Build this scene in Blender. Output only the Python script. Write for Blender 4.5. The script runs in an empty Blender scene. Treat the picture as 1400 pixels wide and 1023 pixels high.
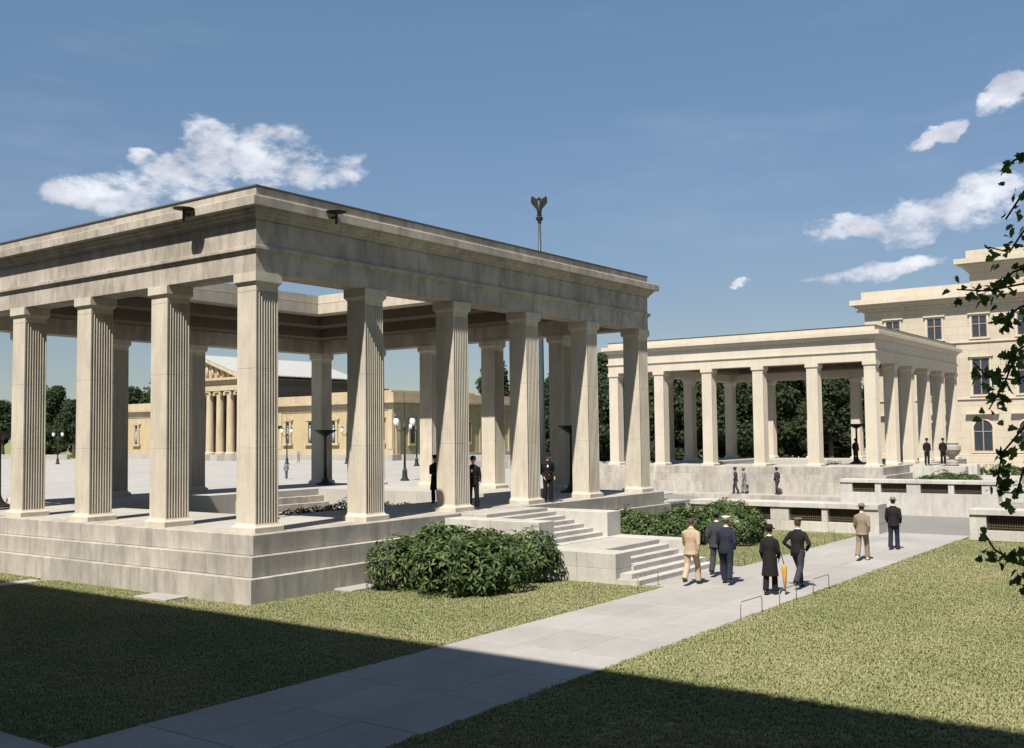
import bpy, bmesh, math, random
from mathutils import Vector, Matrix, noise as mnoise
random.seed(11)
S = bpy.context.scene
COL = S.collection
PI = math.pi

# ------------------------------------------------------------------ camera
CAMLOC = Vector((-18.3503, -21.8883, 2.4879))
yaw, pitch, roll = math.radians(36.268), 0.0578, -0.0122
fwd = Vector((math.cos(yaw)*math.cos(pitch), math.sin(yaw)*math.cos(pitch), math.sin(pitch)))
rt = Vector((math.sin(yaw), -math.cos(yaw), 0)); up = rt.cross(fwd)
r2 = math.cos(roll)*rt + math.sin(roll)*up; u2 = -math.sin(roll)*rt + math.cos(roll)*up
cam = bpy.data.cameras.new('camera'); camo = bpy.data.objects.new('camera', cam); COL.objects.link(camo)
camo.matrix_world = Matrix(((r2.x, u2.x, -fwd.x, CAMLOC.x), (r2.y, u2.y, -fwd.y, CAMLOC.y), (r2.z, u2.z, -fwd.z, CAMLOC.z), (0, 0, 0, 1)))
cam.sensor_fit = 'HORIZONTAL'; cam.sensor_width = 36; cam.lens = 36*1422.55/1400
cam.clip_start = 0.1; cam.clip_end = 6000
S.camera = camo

# ------------------------------------------------------------------ light
SUNTO = Vector((-1, -0.23, 1.45)).normalized()          # direction towards the sun
sun = bpy.data.lights.new('sun', 'SUN'); sun.energy = 5.0; sun.angle = math.radians(0.53); sun.color = (1.0, 0.94, 0.84)
suno = bpy.data.objects.new('sun', sun); COL.objects.link(suno)
suno.rotation_euler = SUNTO.to_track_quat('Z', 'Y').to_euler(); suno.location = (-40, -20, 60)

S.view_settings.view_transform = 'Standard'; S.view_settings.look = 'None'
S.view_settings.gamma = 1; S.view_settings.exposure = 0.82; S.view_settings.use_curve_mapping = False
S.render.engine = 'CYCLES'

class NT:
    """small node-tree helper"""
    def __init__(s, nt): s.nt = nt; nt.nodes.clear()
    def n(s, t, **k):
        nd = s.nt.nodes.new(t)
        for a, b in k.items():
            if a == 'i':
                for kk, v in b.items():
                    if hasattr(v, 'node') or isinstance(v, bpy.types.NodeSocket): s.nt.links.new(v, nd.inputs[kk])
                    else: nd.inputs[kk].default_value = v
            else: setattr(nd, a, b)
        return nd
    def m(s, op, a, b=None, c=None, clamp=False):
        nd = s.nt.nodes.new('ShaderNodeMath'); nd.operation = op; nd.use_clamp = clamp
        for i, v in enumerate((a, b, c)):
            if v is None: continue
            if isinstance(v, bpy.types.NodeSocket): s.nt.links.new(v, nd.inputs[i])
            else: nd.inputs[i].default_value = v
        return nd.outputs[0]
    def mix(s, f, a, b, bt='MIX'):
        nd = s.nt.nodes.new('ShaderNodeMix'); nd.data_type = 'RGBA'; nd.blend_type = bt; nd.clamp_result = False
        for i, v in ((0, f), (6, a), (7, b)):
            if isinstance(v, bpy.types.NodeSocket): s.nt.links.new(v, nd.inputs[i])
            elif isinstance(v, tuple): nd.inputs[i].default_value = (v + (1,))[:4]
            else: nd.inputs[i].default_value = v
        return nd.outputs[2]
    def ramp(s, f, stops, interp='LINEAR'):
        nd = s.nt.nodes.new('ShaderNodeValToRGB'); e = nd.color_ramp.elements; nd.color_ramp.interpolation = interp
        while len(e) < len(stops): e.new(0.5)
        for k, (p, c) in enumerate(stops):
            e[k].position = p; e[k].color = (c, c, c, 1) if not isinstance(c, tuple) else (c + (1,))[:4]
        s.nt.links.new(f, nd.inputs[0]); return nd.outputs[0]
    def noise(s, vec, scale, detail=4, rough=.55, w=None):
        nd = s.nt.nodes.new('ShaderNodeTexNoise'); nd.inputs['Scale'].default_value = scale
        nd.inputs['Detail'].default_value = detail; nd.inputs['Roughness'].default_value = rough
        if vec is not None: s.nt.links.new(vec, nd.inputs['Vector'])
        return nd.outputs[0]
    def mapv(s, vec, scale=(1, 1, 1), loc=(0, 0, 0)):
        nd = s.nt.nodes.new('ShaderNodeMapping'); nd.inputs['Scale'].default_value = scale; nd.inputs['Location'].default_value = loc
        s.nt.links.new(vec, nd.inputs['Vector']); return nd.outputs[0]

# ------------------------------------------------------------------ world: sky with clouds
W = bpy.data.worlds.new('World'); S.world = W; W.use_nodes = True
t = NT(W.node_tree)
sky = t.n('ShaderNodeTexSky', sky_type='NISHITA'); sky.sun_disc = False
sky.sun_elevation = math.asin(SUNTO.z); sky.sun_rotation = math.atan2(SUNTO.x, SUNTO.y)
sky.air_density = 1.0; sky.dust_density = .5; sky.ozone_density = 2.6; sky.altitude = 500
tc = t.n('ShaderNodeTexCoord').outputs['Generated']
sep = t.n('ShaderNodeSeparateXYZ', i={0: tc})
az = t.m('ARCTAN2', sep.outputs[1], sep.outputs[0]); el = t.m('ARCSINE', sep.outputs[2])
def gauss(a0, e0, ra, re, tilt=0):
    da = t.m('SUBTRACT', az, a0); de = t.m('SUBTRACT', el, e0)
    ct, st = math.cos(tilt), math.sin(tilt)
    ra *= 1.2; re *= 1.45
    u = t.m('ADD', t.m('MULTIPLY', da, ct/ra), t.m('MULTIPLY', de, st/ra))
    v = t.m('ADD', t.m('MULTIPLY', da, -st/re), t.m('MULTIPLY', de, ct/re))
    r = t.m('ADD', t.m('MULTIPLY', u, u), t.m('MULTIPLY', v, v))
    return t.m('SUBTRACT', 1.0, r, clamp=True)
clouds = [(1.0, .2150, .062, .016, 0), (.960, .2290, .062, .022, 0), (.915, .2520, .035, .033, 0), (.905, .2750, .024, .016, 0), (.865, .2585, .052, .024, 0), (.815, .2490, .045, .015, 0),
          (.978, .2480, .02, .012, 0),
          (.300, .1830, .060, .011, 0), (.248, .1905, .050, .017, -.25), (.200, .2030, .045, .022, -.3), (.335, .179, .03, .008, 0),
          (.290, .1440, .045, .009, -.12), (.325, .139, .04, .005, 0), (.255, .2530, .022, .007, -.6), (.228, .2625, .022, .009, -.2), (.178, .2885, .024, .013, -.3),
          (.4127, .137, .011, .0028, 0), (1.45, .30, .09, .03, .1), (-.35, .26, .12, .03, 0), (2.2, .25, .16, .04, 0), (-1.4, .35, .12, .05, 0), (3.0, .4, .1, .05, 0)]
wv = t.mapv(tc, (1, 1, 1.6))
w1 = t.m('SUBTRACT', t.noise(wv, 14, 5, .6), .5); w2 = t.m('SUBTRACT', t.noise(t.mapv(wv, loc=(3, 1, 2)), 18, 5, .6), .5)
az = t.m('ADD', az, t.m('MULTIPLY', w1, .09)); el0 = el; el = t.m('ADD', el, t.m('MULTIPLY', w2, .04))
msk = None
for c in clouds:
    g = gauss(*c); msk = g if msk is None else t.m('MAXIMUM', msk, g)
v = t.mapv(tc, (1, 1, 1.9))
nz = t.noise(v, 17, 8, .62); nz2 = t.noise(v, 46, 6, .6)
d = t.m('ADD', t.m('MULTIPLY', msk, .9), t.m('MULTIPLY', t.m('SUBTRACT', nz, .5), 2.6))
d = t.m('ADD', d, t.m('MULTIPLY', t.m('SUBTRACT', nz2, .5), 1.5))
d = t.m('MULTIPLY', d, t.m('MULTIPLY', msk, 2.2, clamp=True))
dens = t.ramp(d, [(.14, 0.0), (.42, .30), (.70, .72), (1.0, .93)], 'LINEAR')
wisp = t.ramp(t.noise(t.mapv(tc, (1.2, 1.2, 6)), 2.2, 6, .6), [(.5, 0.0), (.85, .16)])
dens2 = t.m('MAXIMUM', dens, wisp)
shade = t.ramp(t.noise(t.mapv(v, loc=(0, 0, .04)), 20, 6, .6), [(.3, 0.60), (.65, 1.0)])
ccol = t.mix(1.0, (7.2, 7.4, 7.9), t.n('ShaderNodeCombineColor', i={0: shade, 1: shade, 2: t.m('POWER', shade, .85)}).outputs[0], 'MULTIPLY')
gain = t.ramp(el0, [(0.0, (.50, .50, .50)), (.11, (.63, .585, .58)), (.25, (.77, .77, .75)), (.38, (.85, .93, .86)), (.8, (.86, .92, .86))])
skyc = t.mix(1.0, sky.outputs[0], gain, 'MULTIPLY')
final = t.mix(dens2, skyc, ccol)
bg = t.n('ShaderNodeBackground', i={0: final, 1: 0.075})
o = t.n('ShaderNodeOutputWorld'); W.node_tree.links.new(bg.outputs[0], o.inputs[0])

# ------------------------------------------------------------------ object helpers
def link(o, parent=None):
    COL.objects.link(o)
    if parent is not None: o.parent = parent
    return o
def tag(o, label=None, cat=None, group=None, kind=None):
    if label: o['label'] = label
    if cat: o['category'] = cat
    if group: o['group'] = group
    if kind: o['kind'] = kind
    return o
def empty(name, loc=(0, 0, 0), rz=0, parent=None):
    o = bpy.data.objects.new(name, None); o.location = loc; o.rotation_euler = (0, 0, rz); o.empty_display_size = .3
    return link(o, parent)
def mesh_of(name, bm, mat, smooth=False):
    bmesh.ops.recalc_face_normals(bm, faces=bm.faces)
    me = bpy.data.meshes.new(name); bm.to_mesh(me); bm.free()
    for m in (mat if isinstance(mat, (list, tuple)) else [mat]): me.materials.append(m)
    if smooth: me.polygons.foreach_set('use_smooth', [True]*len(me.polygons))
    return me
def put(name, me, parent=None, loc=(0, 0, 0), rot=(0, 0, 0), scale=(1, 1, 1)):
    o = bpy.data.objects.new(name, me); o.location = loc; o.rotation_euler = rot; o.scale = scale
    return link(o, parent)
def obj(name, bm, mat, parent=None, loc=(0, 0, 0), smooth=False):
    return put(name, mesh_of(name, bm, mat, smooth), parent, loc)
def children(o, allo=None): return list(o.children)
def copy_tree(o, parent=None):
    c = o.copy(); COL.objects.link(c); c.parent = parent
    for ch in o.children: copy_tree(ch, c)
    return c
def box(bm, x0, x1, y0, y1, z0, z1, bev=0):
    vs = [bm.verts.new(p) for p in ((x0, y0, z0), (x1, y0, z0), (x1, y1, z0), (x0, y1, z0), (x0, y0, z1), (x1, y0, z1), (x1, y1, z1), (x0, y1, z1))]
    fs = [bm.faces.new([vs[i] for i in f]) for f in ((0, 3, 2, 1), (4, 5, 6, 7), (0, 1, 5, 4), (1, 2, 6, 5), (2, 3, 7, 6), (3, 0, 4, 7))]
    if bev:
        es = list({e for f in fs for e in f.edges})
        bmesh.ops.bevel(bm, geom=es, offset=bev, segments=1, affect='EDGES', profile=.5)
    return fs
def bx(x0, x1, y0, y1, z0, z1, bev=0):
    bm = bmesh.new(); box(bm, x0, x1, y0, y1, z0, z1, bev); return bm
def prism(bm, pts, z0, z1):
    a = [bm.verts.new((x, y, z0)) for x, y in pts]; b = [bm.verts.new((x, y, z1)) for x, y in pts]
    n = len(pts); bm.faces.new(a[::-1]); bm.faces.new(b)
    for i in range(n): bm.faces.new((a[i], a[(i+1) % n], b[(i+1) % n], b[i]))
def lathe(bm, prof, n=16, c=(0, 0)):
    rings = []
    for r, z in prof:
        rings.append([bm.verts.new((c[0]+r*math.cos(2*PI*k/n), c[1]+r*math.sin(2*PI*k/n), z)) for k in range(n)])
    for a, b in zip(rings, rings[1:]):
        for k in range(n): bm.faces.new((a[k], a[(k+1) % n], b[(k+1) % n], b[k]))
    bm.faces.new(rings[0][::-1]); bm.faces.new(rings[-1])
def tube(bm, pts, rad, n=8, side=None, cap=True, flat=1.0):
    """swept tube, rad = list of r or (rx, ry)"""
    pts = [Vector(p) for p in pts]; rings = []
    if not isinstance(rad, (list, tuple)): rad = [rad]*len(pts)
    prev = Vector(side) if side else None
    for i, p in enumerate(pts):
        tan = (pts[min(i+1, len(pts)-1)] - pts[max(i-1, 0)]).normalized()
        s_ = prev if prev is not None else (Vector((0, 0, 1)).cross(tan) if abs(tan.z) < .9 else Vector((1, 0, 0)))
        s_ = (s_ - tan*s_.dot(tan)).normalized(); q = tan.cross(s_).normalized(); prev = s_
        r = rad[i]; rx, ry = r if isinstance(r, (list, tuple)) else (r, r)
        rings.append([bm.verts.new(p + s_*rx*math.cos(2*PI*k/n) + q*ry*math.sin(2*PI*k/n)) for k in range(n)])
    for a, b in zip(rings, rings[1:]):
        for k in range(n): bm.faces.new((a[k], a[(k+1) % n], b[(k+1) % n], b[k]))
    if cap: bm.faces.new(rings[0][::-1]); bm.faces.new(rings[-1])
def ball(bm, c, r, sub=2, sc=(1, 1, 1), rotm=None):
    m = Matrix.Translation(Vector(c)) @ (rotm if rotm else Matrix.Identity(4)) @ Matrix.Diagonal((sc[0]*r, sc[1]*r, sc[2]*r, 1))
    return bmesh.ops.create_icosphere(bm, subdivisions=sub, radius=1, matrix=m)

# ------------------------------------------------------------------ materials
def mat_new(name):
    m = bpy.data.materials.new(name); m.use_nodes = True; return m, NT(m.node_tree)
def finish(m, t, col, rough=.85, bump=None, bstr=.3, bdist=.02, metal=0, spec=.25, extra=None):
    b = t.n('ShaderNodeBsdfPrincipled')
    for k, v_ in (('Base Color', col), ('Roughness', rough), ('Metallic', metal), ('Specular IOR Level', spec)):
        if isinstance(v_, bpy.types.NodeSocket): m.node_tree.links.new(v_, b.inputs[k])
        elif isinstance(v_, tuple): b.inputs[k].default_value = (v_ + (1,))[:4]
        else: b.inputs[k].default_value = v_
    if bump is not None:
        bn = t.n('ShaderNodeBump', i={'Strength': bstr, 'Distance': bdist, 'Height': bump}); m.node_tree.links.new(bn.outputs[0], b.inputs['Normal'])
    o = t.n('ShaderNodeOutputMaterial'); m.node_tree.links.new(b.outputs[0], o.inputs[0])
    if extra: extra(b, t)
    return m
def stone(name, base, dark, stain=.5, var=.08, grain=1.0, joints=None, streak=.5, bumpd=.012):
    base = tuple(x*.87 for x in base); dark = tuple(x*.85 for x in dark)
    m, t = mat_new(name)
    pos = t.n('ShaderNodeNewGeometry').outputs['Position']
    rnd = t.n('ShaderNodeObjectInfo').outputs['Random']
    off = t.n('ShaderNodeCombineXYZ', i={0: t.m('MULTIPLY', rnd, 37.0), 1: t.m('MULTIPLY', rnd, 11.0), 2: t.m('MULTIPLY', rnd, 53.0)}).outputs[0]
    vv = t.n('ShaderNodeVectorMath', operation='ADD', i={0: pos, 1: off}).outputs[0]
    n1 = t.noise(pos, .55*grain, 5, .6); n2 = t.noise(t.mapv(pos, (1.6, 1.6, .35)), 1.9*grain, 6, .65)
    n3 = t.noise(vv, 9*grain, 5, .65); n4 = t.noise(vv, 55*grain, 3, .6)
    c = t.mix(t.ramp(n3, [(.3, 0.0), (.75, 1.0)]), base, tuple(x*(1-var*1.6) for x in base))
    c = t.mix(t.m('MULTIPLY', t.ramp(n2, [(.44, 0.0), (.72, 1.0)]), streak), c, dark)
    c = t.mix(t.m('MULTIPLY', t.ramp(n1, [(.42, 0.0), (.7, 1.0)]), stain*.6), c, dark)
    bri = t.m('ADD', 1-var, t.m('MULTIPLY', rnd, 2*var))
    bri = t.m('MULTIPLY', bri, t.m('ADD', .9, t.m('MULTIPLY', n4, .2)))
    pits = t.ramp(t.noise(vv, 26*grain, 3, .7), [(.30, .72), (.38, 1.0)])
    bri = t.m('MULTIPLY', bri, pits)
    h = t.m('ADD', t.m('MULTIPLY', n3, .6), t.m('MULTIPLY', n4, .5)); h = t.m('ADD', h, t.m('MULTIPLY', pits, .5))
    if joints:
        bw, bh, axis, mort = joints
        sp = t.n('ShaderNodeSeparateXYZ', i={0: pos})
        if axis == 'z':   # wall: horizontal run by x+y
            uv = t.n('ShaderNodeCombineXYZ', i={0: t.m('ADD', sp.outputs[0], sp.outputs[1]), 1: sp.outputs[2], 2: 0.0}).outputs[0]
        else:
            uv = pos
        br = t.n('ShaderNodeTexBrick', i={'Vector': uv, 'Color1': (1, 1, 1, 1), 'Color2': (.91, .91, .90, 1), 'Mortar': (.74, .72, .7, 1), 'Scale': 1.0, 'Mortar Size': mort, 'Mortar Smooth': .2, 'Bias': 0.0, 'Brick Width': bw, 'Row Height': bh})
        c = t.mix(1.0, c, br.outputs[0], 'MULTIPLY'); h = t.m('SUBTRACT', h, t.m('MULTIPLY', br.outputs[1], 1.0))
    c = t.mix(1.0, c, t.n('ShaderNodeCombineColor', i={0: bri, 1: bri, 2: bri}).outputs[0], 'MULTIPLY')
    return finish(m, t, c, .88, h, .5, bumpd, 0, .2)
M_CEIL = stone('shade_darkened_ceiling_stone', (.15, .118, .09), (.08, .062, .05), .5, .05, streak=.5)  # gloom under the roof is put into this stone's base colour
M_LIME = stone('limestone', (.53, .478, .39), (.27, .235, .195), .55, .05, streak=.45)
M_PIL = stone('pillar_limestone', (.575, .52, .43), (.27, .235, .195), .45, .035, streak=.4)
M_ENT = stone('weathered_limestone', (.475, .425, .365), (.135, .12, .105), .8, .08, streak=.6)
M_POD = stone('podium_stone', (.465, .425, .375), (.17, .158, .145), .9, .08, streak=.6)
M_STAIR = stone('pale_stair_stone', (.52, .495, .455), (.27, .255, .235), .7, .07, streak=.45)
M_FLOOR = stone('floor_stone', (.44, .42, .385), (.30, .285, .26), .5, .05, joints=(1.3, 1.3, 'xy', .012), streak=.2)
M_FAR = stone('clean_limestone', (.575, .515, .425), (.36, .31, .245), .35, .04, streak=.25)
M_PAVE = stone('paving_stone', (.375, .355, .338), (.25, .24, .228), .75, .075, streak=.25, grain=.8)
M_PLAZA = stone('plaza_stone', (.385, .37, .35), (.28, .268, .25), .5, .03, joints=(2.0, 2.0, 'xy', .03), streak=.1, grain=.3)
M_STREET = stone('street_stone', (.22, .215, .205), (.15, .148, .14), .6, .03, streak=.2, grain=.5)
M_BLDG = stone('building_stone', (.53, .465, .37), (.36, .31, .24), .35, .03, joints=(1.9, .78, 'z', .02), streak=.25, grain=.5)
M_TRIM = stone('trim_stone', (.56, .495, .40), (.34, .295, .23), .35, .04, streak=.3, grain=.5)
M_OCHRE = stone('ochre_stone', (.46, .365, .225), (.30, .23, .14), .5, .04, streak=.4, grain=.3)
M_OCHRED = stone('ochre_with_porch_shade', (.16, .11, .065), (.09, .06, .04), .4, .03)  # ochre wall colour darkened to hold the deep porch's shade
M_OCHRET = stone('ochre_trim', (.50, .415, .285), (.28, .22, .145), .5, .04, streak=.5, grain=.3)
M_ROOFW = stone('pale_roof', (.42, .42, .42), (.28, .28, .28), .3, .03, streak=.1)
def plain(name, col, rough=.6, metal=0, var=.15, scale=8, spec=.4, bump=True):
    m, t = mat_new(name)
    pos = t.n('ShaderNodeTexCoord').outputs['Object']
    n1 = t.noise(pos, scale, 5, .6)
    c = t.mix(n1, tuple(x*(1-var) for x in col), tuple(x*(1+var) for x in col))
    return finish(m, t, c, rough, n1 if bump else None, .2, .01, metal, spec)
M_IRON = plain('dark_iron', (.022, .026, .024), .5, .3)
M_LAMPG = plain('lamp_green_iron', (.02, .035, .028), .45, .3)
M_GLOBE = plain('opal_globe', (.78, .78, .75), .25, 0, .03)
M_BRONZE = plain('dark_bronze', (.035, .032, .026), .5, .6)
M_GRILL = plain('rusty_grille', (.10, .075, .05), .7, .2)
M_POLE = plain('pole_grey', (.045, .055, .06), .5, .2)
M_GLASS = plain('dark_window_glass', (.03, .037, .048), .12, 0, .3, 2, .6, False)
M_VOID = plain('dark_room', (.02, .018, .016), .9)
M_FRAMEW = plain('window_frame', (.30, .22, .15), .6)
M_COPING_SHADE = plain('dark_coping_and_shade', (.06, .058, .055), .8)  # dark coping colour; also painted shade on the museum hall
M_WHITE = plain('white_patch', (.75, .73, .68), .7)
M_HOOP = plain('hoop_metal', (.28, .27, .25), .45, .6)
def leafmat(name, a, b, c, rough=.45, trans=.25):
    m, t = mat_new(name)
    g = t.n('ShaderNodeNewGeometry')
    rnd = t.m('FRACT', t.m('MULTIPLY', g.outputs['Random Per Island'], 7.31))
    n1 = t.noise(g.outputs['Position'], 1.3, 3, .5)
    f = t.m('ADD', t.m('MULTIPLY', rnd, .6), t.m('MULTIPLY', n1, .4))
    col = t.ramp(f, [(.12, a), (.45, b), (.85, c)])
    finish(m, t, col, rough, None, spec=.3)
    nt = m.node_tree; out = [x for x in nt.nodes if x.type == 'OUTPUT_MATERIAL'][0]; pb = [x for x in nt.nodes if x.type == 'BSDF_PRINCIPLED'][0]
    tl_ = t.n('ShaderNodeBsdfTranslucent', i={0: t.mix(1.0, col, (1.5, 1.7, .8), 'MULTIPLY')})
    mx = t.n('ShaderNodeMixShader', i={0: trans, 1: pb.outputs[0], 2: tl_.outputs[0]}); nt.links.new(mx.outputs[0], out.inputs[0])
    return m
M_BUSH = leafmat('rhododendron_leaf', (.014, .028, .009), (.04, .07, .02), (.14, .18, .065), .55)
M_TREE = leafmat('tree_leaf', (.010, .018, .007), (.024, .038, .015), (.05, .07, .027), .8)
M_HANG = leafmat('near_leaf', (.035, .055, .02), (.07, .105, .035), (.12, .16, .05), .5, .45)
M_STEM = plain('bark', (.07, .052, .038), .9, 0, .4, 12)
def grassmat(name, blade=False):
    m, t = mat_new(name)
    pos = t.n('ShaderNodeNewGeometry').outputs['Position']
    n1 = t.noise(pos, .35, 4, .6); n2 = t.noise(pos, 3.2, 5, .7); n3 = t.noise(pos, 30, 3, .7)
    c = t.mix(t.ramp(n1, [(.40, 0.0), (.62, 1.0)]), (.17, .20, .078), (.275, .26, .135))
    c = t.mix(t.ramp(n2, [(.4, 0.0), (.75, .6)]), c, (.14, .175, .066))
    if blade:
        ri = t.n('ShaderNodeNewGeometry').outputs['Random Per Island']
        c = t.mix(t.m('MULTIPLY', ri, .55), c, (.34, .31, .185))
    else:
        c = t.mix(t.ramp(n3, [(.35, 0.0), (.75, .7)]), c, (.11, .125, .05))
    return finish(m, t, c, .8, n3, .6, .03, spec=.15)
M_GRASS = grassmat('lawn_turf'); M_BLADE = grassmat('grass_blade', True)
def cloth(name, col):
    m, t = mat_new(name)
    pos = t.n('ShaderNodeTexCoord').outputs['Object']
    n1 = t.noise(t.mapv(pos, (1, 1, .5)), 9, 4, .6)
    c = t.mix(n1, tuple(x*.7 for x in col), tuple(x*1.3 for x in col))
    return finish(m, t, c, .85, n1, .6, .03, spec=.15)
C_BLACK = cloth('black_cloth', (.013, .012, .013)); C_CHAR = cloth('charcoal_cloth', (.035, .037, .045)); C_NAVY = cloth('navy_cloth', (.018, .022, .035))
C_TAN = cloth('tan_cloth', (.33, .255, .175)); C_TANP = cloth('light_tan_cloth', (.37, .295, .205)); C_BROWN = cloth('brown_cloth', (.20, .155, .115))
C_WHITE = cloth('white_cloth', (.66, .64, .6)); C_GREEN = cloth('green_felt', (.03, .05, .035)); C_GREY = cloth('grey_cloth', (.16, .16, .165))
M_SKIN = plain('skin', (.46, .27, .19), .6, 0, .08); M_HAIR = plain('brown_hair', (.045, .028, .018), .7); M_SHOE = plain('shoe_leather', (.02, .015, .012), .4)
M_SHOEW = plain('pale_shoe', (.6, .57, .5), .5); M_EYE = plain('eye', (.02, .015, .012), .3); M_UMB = cloth('ochre_canvas', (.42, .22, .06))

# ------------------------------------------------------------------ setting
G = -1.68
def sheet(name, rects, z, mat):
    bm = bmesh.new()
    for r in rects:
        x0, x1, y0, y1 = r[:4]; zz = r[4:] if len(r) > 4 else (z, z)      # zz = z at y0, z at y1
        a = [bm.verts.new(p) for p in ((x0, y0, zz[0]), (x1, y0, zz[0]), (x1, y1, zz[1]), (x0, y1, zz[1]))]
        bm.faces.new(a)
    me = bpy.data.meshes.new(name); bm.to_mesh(me); bm.free(); me.materials.append(mat)
    return tag(put(name, me), kind='structure')
SX0, SX1 = 25.0, 46.4
sheet('ground', [(-2500, SX0, -2500, 2500), (SX1, 2500, -2500, 2500), (SX0, SX1, 12, 2500)], G-.06, M_GRASS)
sheet('street', [(SX0, SX1, -2500, 2, -2.62, -2.62), (SX0, SX1, 2, 12, -2.62, G-.06)], 0, M_STREET)
sheet('plaza', [(-60, 104.4, 21.5, 330), (104.4, 113, 60, 186), (21.2, SX0, 20.4, 21.5), (SX0, SX1, 12, 21.5), (SX1, 200, -140, 21.5), (104.4, 200, 21.5, 60)], G-.03, M_PLAZA)
bm = bmesh.new(); box(bm, SX0-.3, SX0, -120, -.0, -2.7, G-.02); box(bm, SX0-.3, SX0, 0.01, 12, -2.7, G-.02)
tag(obj('kerb_wall', bm, M_POD), kind='structure')
bm = bmesh.new(); box(bm, SX1, SX1+.3, -120, 12, -2.7, G-.02)
tag(obj('kerb_wall', bm, M_POD), kind='structure')
# lawns
lawns = [(-10.45, 24.6, -8.35, 7.7), (-10.45, 20.9, 8.45, 21.3), (-10.45, 23.3, -46, -12.12)]
for x0, x1, y0, y1 in lawns:
    bm = bmesh.new(); box(bm, x0, x1, y0, y1, G-.05, G)
    tag(obj('lawn', bm, M_GRASS), kind='structure')
# grass blades: scattered clumps through geometry nodes
def clump(seed, n=12, h=.042):
    rr = random.Random(seed); bm = bmesh.new()
    for k in range(n):
        a = rr.uniform(0, 2*PI); r = rr.uniform(0, .06); x, y = r*math.cos(a), r*math.sin(a)
        b = rr.uniform(0, 2*PI); w = rr.uniform(.005, .009); hh = h*rr.uniform(.5, 1.15); l = rr.uniform(.3, 1.1)*hh
        dx, dy = math.cos(b), math.sin(b)
        v = [bm.verts.new(p) for p in ((x-dy*w, y+dx*w, 0), (x+dy*w, y-dx*w, 0), (x+dx*l*.4+dy*w*.7, y+dy*l*.4-dx*w*.7, hh*.6), (x+dx*l*.4-dy*w*.7, y+dy*l*.4+dx*w*.7, hh*.6), (x+dx*l, y+dy*l, hh))]
        bm.faces.new(v[:4]); bm.faces.new((v[3], v[2], v[4]))
    me = bpy.data.meshes.new('grass_clump'); bm.to_mesh(me); bm.free(); me.materials.append(M_BLADE); return me
gc = bpy.data.collections.new('grass_clumps')
for s in range(4):
    gc.objects.link(bpy.data.objects.new('grass_clump', clump(s)))
def grass(name, rects, dens):
    bm = bmesh.new()
    for x0, x1, y0, y1 in rects:
        bm.faces.new([bm.verts.new(p) for p in ((x0, y0, G), (x1, y0, G), (x1, y1, G), (x0, y1, G))])
    me = bpy.data.meshes.new(name); bm.to_mesh(me); bm.free(); me.materials.append(M_GRASS)
    o = put(name, me); tag(o, 'short green grass blades growing on the lawns beside the path', 'grass', kind='stuff')
    ng = bpy.data.node_groups.new(name, 'GeometryNodeTree')
    ng.interface.new_socket('Geometry', in_out='INPUT', socket_type='NodeSocketGeometry'); ng.interface.new_socket('Geometry', in_out='OUTPUT', socket_type='NodeSocketGeometry')
    N = ng.nodes; L = ng.links
    gi = N.new('NodeGroupInput'); go = N.new('NodeGroupOutput')
    dp = N.new('GeometryNodeDistributePointsOnFaces'); dp.inputs['Density'].default_value = dens
    ci = N.new('GeometryNodeCollectionInfo'); ci.inputs[0].default_value = gc; ci.inputs[1].default_value = True
    ip = N.new('GeometryNodeInstanceOnPoints'); ip.inputs['Pick Instance'].default_value = True
    rv = N.new('FunctionNodeRandomValue'); rv.data_type = 'FLOAT_VECTOR'; rv.inputs[1].default_value = (0, 0, 6.28)
    rs = N.new('FunctionNodeRandomValue'); rs.data_type = 'FLOAT'; rs.inputs[2].default_value = .6; rs.inputs[3].default_value = 1.15
    L.new(gi.outputs[0], dp.inputs[0]); L.new(dp.outputs[0], ip.inputs['Points']); L.new(ci.outputs[0], ip.inputs['Instance'])
    L.new(rv.outputs[0], ip.inputs['Rotation']); L.new(rs.outputs[1], ip.inputs['Scale']); L.new(ip.outputs[0], go.inputs[0])
    md = o.modifiers.new('grass', 'NODES'); md.node_group = ng
    return o
grass('grass', [(-10.46, -1.3, -8.37, 7.7), (-1.3, 6.55, -8.37, -1.27), (12.0, 23.6, -8.37, -1.3), (-10.4, 0, -20, -12.10), (0, 23.2, -26, -12.10), (-10.4, -1.3, 8.5, 16)], 330)

# paths made of single slabs
def slab_path(name, x0, x1, y0, y1, nx, ny, z=G+.012, parent_kind='structure', jit=.0):
    root = tag(empty(name, ((x0+x1)/2, (y0+y1)/2, G)), kind=parent_kind)
    w, h = (x1-x0)/nx, (y1-y0)/ny
    me = mesh_of('paving_slab', bx(-w/2+.006, w/2-.006, -h/2+.006, h/2-.006, -.09, 0, .008), M_PAVE)
    bed = obj('bed', bx(x0-root.location.x+.02, x1-root.location.x-.02, y0-root.location.y+.02, y1-root.location.y-.02, -.05, -.0), M_STREET, root)
    for i in range(nx):
        for j in range(ny):
            put('paving_slab', me, root, (x0+(i+.5)*w-root.location.x, y0+(j+.5)*h-root.location.y, z-G+random.uniform(-.003, .003)))
    return root
slab_path('path', -18.6, SX0-.02, -12.1, -8.37, 23, 3)
slab_path('path', -13.6, -10.47, -8.34, 8.4, 2, 9)
slab_path('path', -10.44, -1.5, 7.72, 8.43, 8, 1)
slab_path('path', 7.0, 11.9, -8.365, -7.0, 3, 1)
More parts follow.
